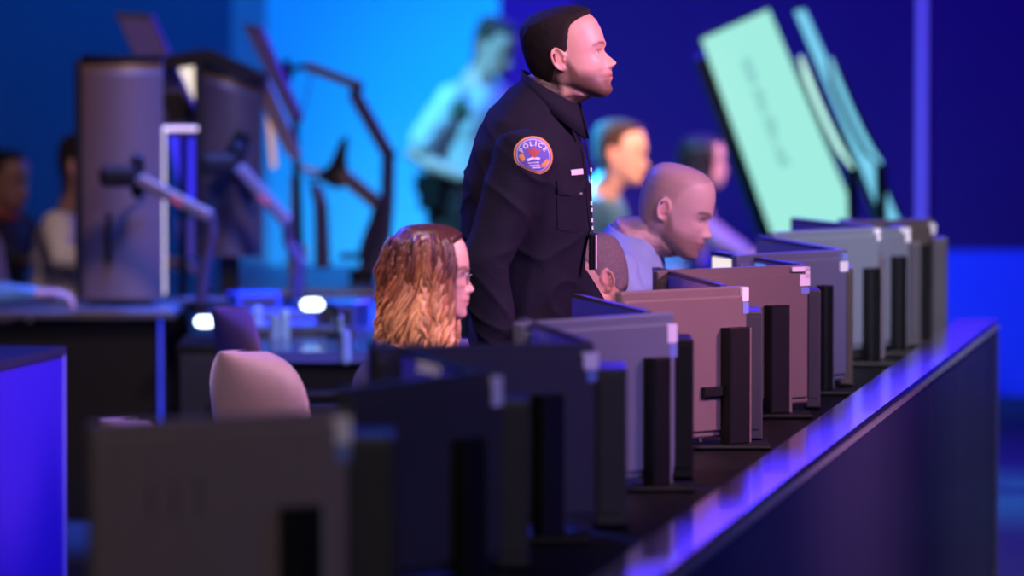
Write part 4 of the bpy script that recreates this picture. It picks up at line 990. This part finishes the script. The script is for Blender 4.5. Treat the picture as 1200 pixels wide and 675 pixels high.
def curved_strip(label, pts, s, w, lit):
    a = at(*pts[0], s); root = empty('tilted_display', (at(*pts[-1], s).x, a.y, 0), 0, label, 'display')
    P3 = [at(x, y, s) for x, y in pts]
    def band(off, hw, d0, d1):
        b = MB(); rings = []
        for i, p in enumerate(P3):
            t = (P3[min(i + 1, len(P3) - 1)] - P3[max(0, i - 1)]).normalized(); n = Vector((t.z, 0, -t.x)); n = -n if n.x > 0 else n
            k = 1 - .55 * (1 if i in (0, len(P3) - 1) else 0); q = p + n * off
            rings.append([q - n * hw * k + Vector((0, d0, 0)), q + n * hw * k + Vector((0, d0, 0)), q + n * hw * k + Vector((0, d1, 0)), q - n * hw * k + Vector((0, d1, 0))])
        b.loft(rings); return b
    obj('lit_edge', band(0, w, -.006, .02), lit, root); obj('housing', band(0, w * 2.3, .0, .09), BLACKP, root)
    e = P3[-1]; b = MB(); b.tube([e + Vector((.0, .06, .0)), Vector((e.x + .02, e.y + .06, .5)), Vector((e.x + .02, e.y + .06, 0.0))], .02, 10); obj('post', b, BLACKP, root); return root
curved_strip('thin curved lit strip between the big display and the narrow one', [(938, 66), (945, 88), (957, 118), (970, 147), (984, 175), (999, 197)], 312, .0105, mat('edge_white', (.01, .01, .01), .6, emit=(.50, .95, .88), estr=1.3))
curved_strip('outermost thin curved lit strip of the tilted displays', [(973, 68), (982, 96), (994, 124), (1007, 152), (1020, 176), (1033, 192)], 318, .0115, LIT2)

# ================================================================== PEOPLE
# officer -----------------------------------------------------------------------
OX, OY = .04, F / 480.
rows = [((-.02, .88), .115, .175), ((-.02, .97), .125, .185), ((-.016, 1.06), .122, .183), ((-.006, 1.15), .134, .188), ((-.006, 1.27), .155, .200), ((-.006, 1.37), .150, .210),
        ((.002, 1.45), .134, .212), ((.010, 1.515), .112, .180), ((.028, 1.56), .086, .12), ((.050, 1.60), .070, .080)]
off, obody, oshirt, oHM = person('bearded police officer standing in a dark navy uniform, looking up to the side', 'people at the consoles', (OX, OY, 0), R(-8), (-.02, .95), (.05, 1.60), (.095, 1.679, 12, 3),
    {-1: ((-.075, -.245, 1.185), (-.035, -.235, .955), (.15, 0, -1)), 1: ((.02, .27, 1.17), (.16, .24, .98), (.5, 0, -1))}, legs='stand', torso=rows, voxel=.0032, girth=1.06, beard=.88, beardc=(.075, .038, .026),
    skin=(.62, .37, .28), hairc=(.009, .006, .006), arm_r=1.08, fold=.005, shoulder_x=.018, shoulder_y=.195, seed=3, ptsneck=1)
# collar of the uniform shirt
def collar(root, c, rx, ry, back_z, front_z, fall, m, out=.022, cx_front=0.0, gap=.25, parent=None):
    b = MB(); N = 40; inner = []; outer = []
    rings = []
    for k in range(N + 1):
        a = gap + (2 * PI - 2 * gap) * k / N; ca, sa = math.cos(a), math.sin(a)
        w = (1 + ca) / 2; z = back_z * (1 - w) + front_z * w; f = fall * (.75 + .6 * w ** 3); o_ = out * (.30 + .70 * w)
        p0 = Vector((c[0] + rx * ca, c[1] + ry * sa, z)); 
        p1 = Vector((c[0] + (rx + .006) * ca, c[1] + (ry + .006) * sa, z + .004)); p2 = Vector((c[0] + (rx + o_) * ca, c[1] + (ry + out) * sa, z - f))
        p3 = Vector((c[0] + (rx + o_ - .005) * ca, c[1] + (ry + out - .005) * sa, z - f - .001)); p4 = Vector((c[0] + (rx - .004) * ca, c[1] + (ry - .004) * sa, z - .04))
        rings.append([p0, p1, p2, p3, p4])
    b.loft(rings); return obj('collar', b, m, parent or root, True, local=True)
collar(off, (.056, 0), .068, .078, 1.647, 1.560, .060, NAVY, out=.026, parent=oshirt)

def on_shirt(root, shirt_o, mb, px, py, s, off_, tilt=0.0, scale=1.0, smooth=False):
    """press flat artwork (x right, y up, small z) onto the cloth as seen from the aisle; world coordinates"""
    M = wmat(root); me = shirt_o.data
    tree = BVHTree.FromPolygons([M @ v.co for v in me.vertices], [tuple(p.vertices) for p in me.polygons]); c = at(px, py, s); out = []
    ct, st = math.cos(tilt), math.sin(tilt); eye = Vector((0, 0, H)); rays = []; hits = []
    for p in mb.v:
        x = (p.x * ct - p.y * st) * scale; z = (p.x * st + p.y * ct) * scale
        d = (c + Vector((x, 0, z)) - eye).normalized(); hit = tree.ray_cast(eye + d * 5, d)
        rays.append((x, z, d)); hits.append((hit[0] - eye).length if hit[0] is not None else np.nan)
    X = np.array([(q[0], q[1]) for q in rays]); t = np.array(hits); med = np.nanmedian(t); A = np.stack([np.ones(len(X)), X[:, 0], X[:, 1], X[:, 0] ** 2, X[:, 1] ** 2, X[:, 0] * X[:, 1]], 1)
    ok = ~np.isnan(t) & (np.abs(np.nan_to_num(t, nan=0) - med) < .02); co = np.linalg.lstsq(A[ok], t[ok], rcond=None)[0]; fit = A @ co
    k = 1.0 if smooth else 0.0
    for i, p in enumerate(mb.v):
        q = fit[i] if (smooth or np.isnan(t[i])) else t[i]
        out.append(eye + rays[i][2] * (q - off_ - p.z))
    r = MB(); r.v = out; r.f = mb.f; r.m = mb.m; return r
def fan(outline, k, mi, z, rings=7, sub=3):
    pts = []
    for i in range(len(outline)):
        a = Vector((*outline[i], 0)); c = Vector((*outline[(i + 1) % len(outline)], 0))
        pts += [a.lerp(c, t / sub) for t in range(sub)]
    n = len(pts); cx = sum(pts, Vector()) / n; m = MB(); rr = [[cx + (p - cx) * k * (j / rings) + Vector((0, 0, z)) for p in pts] for j in range(1, rings + 1)]
    edge = [p - Vector((0, 0, .0016)) for p in rr[-1]]
    m.loft(rr + [edge], cap=False, mi=mi); m.f.append(tuple(range(n))); m.m.append(mi); return m
shield = [(-.047, .004), (-.043, .022), (-.028, .038), (-.008, .046), (.012, .045), (.030, .036), (.042, .020), (.048, .0), (.046, -.018), (.036, -.036), (.020, -.045), (.010, -.044), (-.010, -.035), (-.030, -.028), (-.043, -.016)]
shield = [(x * 1.02, y * 1.02) for x, y in chaikin(shield, 1)]
pm = MB()
def addm(m2):
    o = len(pm.v); pm.v += m2.v; pm.f += [tuple(i + o for i in q) for q in m2.f]; pm.m += m2.m
addm(fan(shield, 1.0, 0, .0008)); addm(fan(shield, .93, 1, .0012)); addm(fan(shield, .86, 2, .0016)); addm(fan(shield, .83, 1, .0019))
cxs = sum(p[0] for p in shield) / len(shield); cys = sum(p[1] for p in shield) / len(shield)
for i, chh in enumerate('POLICE'):
    a = R((152, 126, 101, 82, 62, 35)[i]); t = text_mb(chh, .0165, .0001); rot = a - PI / 2
    t = finer(t); m2 = MB(); m2.m = [2] * len(t.f); m2.f = t.f
    m2.v = [Vector((cxs + .0335 * math.cos(a) + p.x * math.cos(rot) - p.y * math.sin(rot), cys - .002 + .0310 * math.sin(a) + p.x * math.sin(rot) + p.y * math.cos(rot), .0040)) for p in t.v]; addm(m2)
bird = [(-.002, -.006), (-.006, .002), (-.014, .010), (-.019, .016), (-.016, .005), (-.013, .0), (-.008, -.008)]
for poly, mi, z in (([(0, -.012), (-.005, -.004), (-.010, .006), (-.018, .014), (-.010, .013), (-.005, .008), (-.001, .016), (.004, .018), (.005, .009), (.011, .011), (.019, .010), (.013, .003), (.008, -.003), (.005, -.012)], 3, .0024),
                    ([(-.036, -.004), (-.028, .004), (-.022, -.004), (-.020, -.014), (-.028, -.018)], 0, .0024), ([(.020, -.024), (.034, -.010), (.038, -.018), (.030, -.030), (.020, -.032)], 0, .0024),
                    ([(-.016, -.012), (-.002, -.006), (.016, -.008), (.016, -.012), (-.002, -.011), (-.014, -.017)], 2, .0026), ([(-.012, -.020), (.014, -.018), (.014, -.0205), (-.012, -.0225)], 2, .0026), ([(-.010, -.026), (.016, -.0245), (.016, -.027), (-.008, -.029)], 2, .0026), ([(-.004, -.031), (.018, -.0305), (.018, -.033), (0, -.034)], 2, .0026)):
    addm(fan([(x + .001, y + .002) for x, y in poly], 1, mi, z, 3, 1))
pp = on_shirt(off, oshirt, pm, 624.5, 182, 480, .0035, smooth=True)
patch = obj('shoulder_patch', pp, [GOLDW, PURW, WHTW, REDW], oshirt, False); patch['label'] = 'gold-edged violet shoulder patch lettered POLICE'
def quadp(w, h, z=.001, n=6):
    return fan([(-w / 2, -h / 2), (w / 2, -h / 2), (w / 2, h / 2), (-w / 2, h / 2)], 1, 0, z, 4, 5)
m_ = on_shirt(off, oshirt, quadp(.029, .0135, .003), 676.5, 201.5, 480, .003, tilt=.10); o = obj('name_plate', m_, mat('white_plate', (.85, .75, .75), .35), oshirt); o['label'] = 'small white name plate'
m_ = on_shirt(off, oshirt, fan([(-.040, .022), (.032, .026), (.034, -.008), (-.004, -.016), (-.038, -.012)], 1, 0, .003, 5, 5), 672, 222, 480, .002); obj('pocket_flap', m_, NAVY, oshirt)
m_ = on_shirt(off, oshirt, fan([(-.040, .020), (.032, .020), (.034, -.060), (-.002, -.068), (-.038, -.060)], 1, 0, .0015, 6, 5), 672, 240, 480, .001); obj('pocket', m_, NAVY, oshirt)
m_ = on_shirt(off, oshirt, fan([(.0035 * math.cos(t), .0035 * math.sin(t)) for t in [PI * 2 * i / 10 for i in range(10)]], 1, 0, .005, 2, 1), 681, 227, 480, .003); obj('button', m_, EDGEM, oshirt)
# lanyard and badge
lan = empty('id_badge', at(696, 315, 480), 0, 'black badge holder hanging from a spotted lanyard on the officer\'s chest', 'badge')
yl = OY - .035
def lp3(px, py, dy=0): p = at(px, py, 480); return Vector((p.x, yl + dy, p.z))
b = MB(); P_ = [lp3(686, 168), lp3(691, 195), lp3(692.5, 225), lp3(693, 250), lp3(694, 274)]
b.tube(P_, [(.0016, .005)] * 5, 8, up=(1, 0, 0)); obj('strap', b, BLACKP, lan)
for i, py in enumerate((199, 213, 238, 246, 258, 267)):
    b = MB(); pa, pb_ = lp3(692 + i * .3, py - 3), lp3(692 + i * .3, py + 1.5); b.tube([pa, pb_], [(.003, .0056)] * 2, 8, up=(1, 0, 0)); obj('white_spot', b, WHTW, lan)
b = MB(); p = lp3(695, 294); b.box(p, (.012, .040, .088), Matrix.Rotation(R(-20), 3, 'Z'), .003); obj('holder', b, BLACKP, lan)
b = MB(); p = lp3(698.5, 294, -.020); b.box(p, (.002, .006, .084), Matrix.Rotation(R(-38), 3, 'Z'), .0008); obj('card_edge', b, mat('card_edge', (.55, .42, .55), .4), lan)

# woman with glasses ---------------------------------------------------------------
WXX, WY = -.33, F / 505.
wom, wbody, wshirt, wHM = person('seated woman with wavy blonde-tipped hair and glasses, facing the monitors', 'people at the consoles', (WXX, WY, 0), 0, (0, .60), (.105, 1.035), (.139, 1.182, 0, -3),
    {-1: ((.13, -.25, .84), (.37, -.21, .80), (1, .1, -.05)), 1: ((.13, .25, .84), (.37, .20, .80), (1, -.1, -.05))}, shirt=DARKCL, hair='none', hs=.93, fem=1, girth=.92, voxel=.0036, skin=(.72, .44, .34), hairc=(.10, .05, .02), lipc=(.62, .22, .2), shoulder_y=.165, arm_r=.85)
h_ = long_hair(wom, wHM, 1000, (.050, .018, .016), (.26, .10, .045), (.80, .46, .20), -.172, seed=11, wave=.013, cover=.15, wide=1.6)
g = MB()
for sd in (-1, 1):
    g.tube([Vector((.099 - .004 * abs(math.cos(t)), sd * .031 + .025 * math.cos(t), -.004 + .019 * math.sin(t))) for t in [2 * PI * i / 24 for i in range(25)]], .0014, 6)
    g.tube([(.094, sd * .056, .002), (.085, sd * .070, .003), (.03, sd * .0775, .004), (-.012, sd * .080, .003)], .0018, 6)
g.tube([(.101, -.008, -.001), (.106, 0, .002), (.101, .008, -.001)], .0014, 6)
g.v = [wHM @ p for p in g.v]; go = obj('glasses', g, METAL, wom, True, local=True)
g = MB()
for sd in (-1, 1): g.ell((.097, sd * .031, -.004), (.0012, .0235, .018), None, 10)
g.v = [wHM @ p for p in g.v]; lm = mat('lens', (.9, .85, .9), .05); lm.node_tree.nodes['Principled BSDF'].inputs['Transmission Weight'].default_value = .85; lm.node_tree.nodes['Principled BSDF'].inputs['Alpha'].default_value = .18
obj('lens', g, lm, go, True, local=True)
ch0.location = (WXX - .06, WY + .04, 0); ch0.rotation_euler = (0, 0, R(33)); ch0.scale = (1, 1, 1.1)
ch0['label'] = 'office chair with a broad pink-lit curved back, the seat of the woman with glasses'

# bald man in a light blue shirt ------------------------------------------------------
BX, BY = .16, F / 440.
bald, bb, bs, bHM = person('bald man in a light blue shirt leaning forward and looking down', 'people at the consoles', (BX, BY, 0), R(-10), (-.02, .62), (.165, 1.195), (.275, 1.262, -17, -2),
    {-1: ((.22, -.31, .92), (.44, -.22, .80), (1, .2, -.05)), 1: ((.22, .29, .92), (.44, .20, .80), (1, -.2, -.05))}, shirt=BLUESH, hair='none', hs=1.03, girth=1.15, voxel=.0036, skin=(.74, .48, .42), hairc=(.09, .05, .035), beard=.75, beardc=(.20, .11, .08), scalp=(.28, (.20, .12, .11)), arm_r=1.1, seed=9, fold=.006, ptsneck=1)
collar(bald, (.172, 0), .068, .078, 1.222, 1.135, .042, BLUESH, out=.018, parent=bs)
chair('office chair under the bald man in the blue shirt', BX - .04, BY, 0)

# man with head bowed low ----------------------------------------------------------------
CX, CY = .14, 13.98
bow, cb_, cs_, cHM = person('man in a dark jacket with close-cropped hair, head bowed low behind the officer', 'people at the consoles', (CX, CY, 0), R(80), (-.02, .56), (.30, 1.0), (.400, 1.092, -18, 118),
    {-1: ((.30, -.26, .86), (.44, -.12, .70), (1, .5, 0)), 1: ((.30, .26, .86), (.42, .15, .70), (1, -.5, 0))}, shirt=NAVY, hair='buzz', hairc=(.17, .13, .14), hs=1.0, voxel=.004, skin=(.60, .36, .30), seed=5)
chair('office chair with a thin curved rim, under the man bowing his head', CX - .01, CY - .02, 75)

# people further back -----------------------------------------------------------------------
s5 = 302; p = at(727, 180, s5)
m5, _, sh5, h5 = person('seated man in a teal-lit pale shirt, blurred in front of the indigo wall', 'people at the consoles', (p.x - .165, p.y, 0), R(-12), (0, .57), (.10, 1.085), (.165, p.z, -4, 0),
    {-1: ((.10, -.27, .86), (.34, -.16, .70), (1, 0, 0)), 1: ((.1, .27, .86), (.34, .16, .70), (1, 0, 0))}, shirt=mat('teal_lit_shirt', (.16, .44, .56), .8), voxel=.006, hs=1.04, hairc=(.05, .035, .03), skin=(.66, .40, .30), arm_r=1.05)  # pale shirt with the teal light put into its colour
chair('office chair under the blurred man in the teal-lit shirt', p.x - .2, p.y, -12)
s6 = 268; p = at(824, 190, s6)
w6, _, sh6, h6 = person('seated woman with long dark hair and a lilac top, blurred beyond the bald man', 'people at the consoles', (p.x - .14, p.y, 0), R(-5), (0, .55), (.09, 1.01), (.14, p.z, 0, 0),
    {-1: ((.10, -.25, .84), (.34, -.16, .70), (1, 0, 0)), 1: ((.1, .25, .84), (.34, .16, .70), (1, 0, 0))}, shirt=LILSH, voxel=.006, hs=.95, fem=1, hair='none', skin=(.72, .45, .40), shoulder_y=.165, arm_r=.88, girth=.92)
long_hair(w6, h6, 120, (.02, .012, .012), (.03, .018, .015), (.06, .03, .02), -.21, seed=4, wave=.006, cover=.4)
chair('office chair under the blurred woman with long dark hair', p.x - .12, p.y, 0).scale = (1, 1, .86)

s7 = 268; p = at(582, 53, s7)
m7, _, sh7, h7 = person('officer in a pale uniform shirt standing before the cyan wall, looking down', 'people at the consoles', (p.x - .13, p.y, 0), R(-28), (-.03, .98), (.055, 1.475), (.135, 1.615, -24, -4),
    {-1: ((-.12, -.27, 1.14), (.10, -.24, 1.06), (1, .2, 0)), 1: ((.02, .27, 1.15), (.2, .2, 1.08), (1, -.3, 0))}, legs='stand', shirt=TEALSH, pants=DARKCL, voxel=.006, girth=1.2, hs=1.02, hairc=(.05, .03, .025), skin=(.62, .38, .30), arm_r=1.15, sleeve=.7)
pm = MB(); circ = [(math.cos(2 * PI * i / 16), math.sin(2 * PI * i / 16)) for i in range(16)]
addm(fan([(x * .044, y * .05) for x, y in circ], 1, 0, .002, 4, 1)); addm(fan([(x * .020, y * .024) for x, y in circ], 1, 1, .004, 3, 1))
pp = on_shirt(m7, sh7, pm, 539, 128, s7, .004); o = obj('shoulder_patch', pp, [mat('dark_green_patch', (.03, .14, .10), .7), mat('pale_green_patch', (.45, .8, .5), .7)], sh7)
b = MB(); N = 36; rg = []
for z in (1.005, 1.05):
    rg.append([Vector((-.028 + .165 * math.cos(2 * PI * i / N), .212 * math.sin(2 * PI * i / N), z)) for i in range(N)])
rg += [[Vector((-.028 + .152 * math.cos(2 * PI * i / N), .199 * math.sin(2 * PI * i / N), z)) for i in range(N)] for z in (1.05, 1.005)]
b.loft(rg, cap=False); b.box((-.05, -.235, .99), (.11, .05, .16), bev=.012); b.box((-.14, -.15, 1.02), (.06, .05, .09), bev=.01); obj('duty_belt', b, BLACKP, m7, local=True)

s8 = 302; p = at(92, 196, s8)
m8, _, sh8, _ = person('person in a white shirt mostly hidden behind the tall curved screen', 'people at the consoles', (p.x - .06, p.y, 0), R(-15), (0, .55), (.05, 1.02), (.08, p.z, -8, 0),
    {-1: ((.08, -.27, .84), (.32, -.2, .80), (1, 0, 0)), 1: ((.1, .27, .84), (.34, .2, .80), (1, 0, 0))}, shirt=WHITESH, voxel=.006, hairc=(.03, .02, .015), girth=1.05)
chair('office chair under the person in the white shirt', p.x - .09, p.y, 0)
s9 = 296; p = at(4, 214, s9)
m9, _, sh9, h9 = person('person in dark clothes at the very edge of the photo beside the white shirt', 'people at the consoles', (p.x - .10, p.y + .3, 0), R(-25), (0, .54), (.05, .97), (.09, p.z, -6, 0),
    {-1: ((.10, -.27, .82), (.30, -.2, .79), (1, 0, 0)), 1: ((.1, .27, .82), (.34, .2, .79), (1, 0, 0))}, shirt=DARKCL, voxel=.006, hairc=(.012, .010, .010), skin=(.30, .16, .12))
b = MB(); b.tube([Vector((.055 + .075 * math.cos(t), .085 * math.sin(t), .985 - .03 * math.cos(t))) for t in [2 * PI * i / 24 for i in range(25)]], .020, 8); obj('scarf', b, MAROON, m9, True, local=True)
chair('office chair under the person in dark clothes at the edge', p.x - .14, p.y + .3, -20)
wr = at(44, 342, 334)
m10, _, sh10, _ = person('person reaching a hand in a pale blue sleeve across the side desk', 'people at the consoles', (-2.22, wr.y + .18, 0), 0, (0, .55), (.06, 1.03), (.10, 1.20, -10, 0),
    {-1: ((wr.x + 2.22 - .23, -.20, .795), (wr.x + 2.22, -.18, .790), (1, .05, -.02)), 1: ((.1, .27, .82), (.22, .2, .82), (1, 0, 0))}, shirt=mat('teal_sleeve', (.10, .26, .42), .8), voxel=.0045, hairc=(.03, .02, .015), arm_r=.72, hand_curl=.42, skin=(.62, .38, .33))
chair('office chair under the person reaching across the side desk', -2.25, wr.y + .18, 0)

# ================================================================== LIGHTS
def area(name, loc, target, size, power, col, sy=None, spread=180):
    L = bpy.data.lights.new(name, 'AREA'); L.energy = power; L.color = col; L.size = size; L.spread = R(spread)
    if sy: L.shape = 'RECTANGLE'; L.size_y = sy
    o = bpy.data.objects.new(name, L); COL.objects.link(o); o.location = loc
    o.rotation_euler = (Vector(target) - Vector(loc)).to_track_quat('-Z', 'Y').to_euler(); return o
area('cyan_wall_wash', (-1.3, 23.0, 4.7), (-1.0, 25.4, 1.3), 3.5, 84, (.0, .28, 1), .3, 120)
area('blue_wall_wash', (2.6, 23.0, 4.7), (2.6, 25.4, 1.2), 4.5, 135, (.06, .04, 1), .3, 120)
area('pink_key', (3.6, 12.4, 3.0), (.15, 13.5, 1.5), .5, 27, (1, .40, .66), None, 60)
area('soft_side', (2.2, 9.6, 4.2), (.1, 13.6, 1.2), .8, 13.5, (1, .56, .66), None, 70)
area('violet_fill', (.5, 5.0, 4.6), (-.2, 10.8, .9), 2.0, 17, (.95, .80, .85), None, 80)
area('blue_rim', (-2.4, 16.5, 4.2), (-.3, 13.4, 1.3), 1.0, 60, (.04, .08, 1), None, 80)
area('blue_aisle', (1.2, 15.5, 4.6), (-1.3, 15.8, .6), .8, 26, (.035, .02, 1), None, 50)
area('blue_desk_light', (-.7, 18.9, 4.2), (-.72, 19.2, .7), .5, 80, (.03, .12, 1), None, 38)
area('ledge_reflection_light', (1.3, 24.9, 2.45), (1.0, 12.0, .9), 2.6, 85, (.05, .02, 1), .9, 120)  # added unseen light above the view, mirrored by the glossy ledge
area('pink_down', (-.9, 11.2, 4.4), (-.5, 12.9, .9), .5, 15, (1, .6, .8), None, 45)
area('teal_spot', (-2.6, 21.0, 4.2), (-.2, 24.0, 1.4), .5, 22, (.12, .62, 1), None, 36)
area('teal_back_light', (-1.6, 22.8, 2.6), (.28, 21.5, 1.15), .3, 34, (.02, .42, 1), None, 30)
area('warm_back_light', (2.3, 18.2, 2.9), (.50, 21.5, 1.36), .3, 3.2, (1, .50, .40), None, 12)
area('rose_back_light', (3.2, 21.8, 3.0), (.85, 24.2, 1.15), .3, 4, (1, .50, .75), None, 22)
area('violet_side', (4.5, 9.5, 3.0), (.9, 13.0, .5), 1.5, 42, (.12, .11, 1), None, 90)
area('side_white', (-.3, 15.6, 4.3), (-1.4, 19.6, 1.2), .6, 11, (1, .64, .58), None, 50)
area('far_fill', (2.6, 11.8, 4.6), (1.1, 16.8, 1.0), .6, 20, (.92, .84, 1), None, 34)
w = bpy.data.worlds.new('world'); SC.world = w; w.use_nodes = True
w.node_tree.nodes['Background'].inputs['Color'].default_value = (.01, .012, .05, 1); w.node_tree.nodes['Background'].inputs['Strength'].default_value = .3
SC.view_settings.view_transform = 'Standard'; SC.view_settings.look = 'None'; SC.view_settings.gamma = 1; SC.view_settings.exposure = 0; SC.view_settings.use_curve_mapping = False
try: SC.cycles.use_denoising = True
except Exception: pass
SC.cycles.sample_clamp_indirect = 4
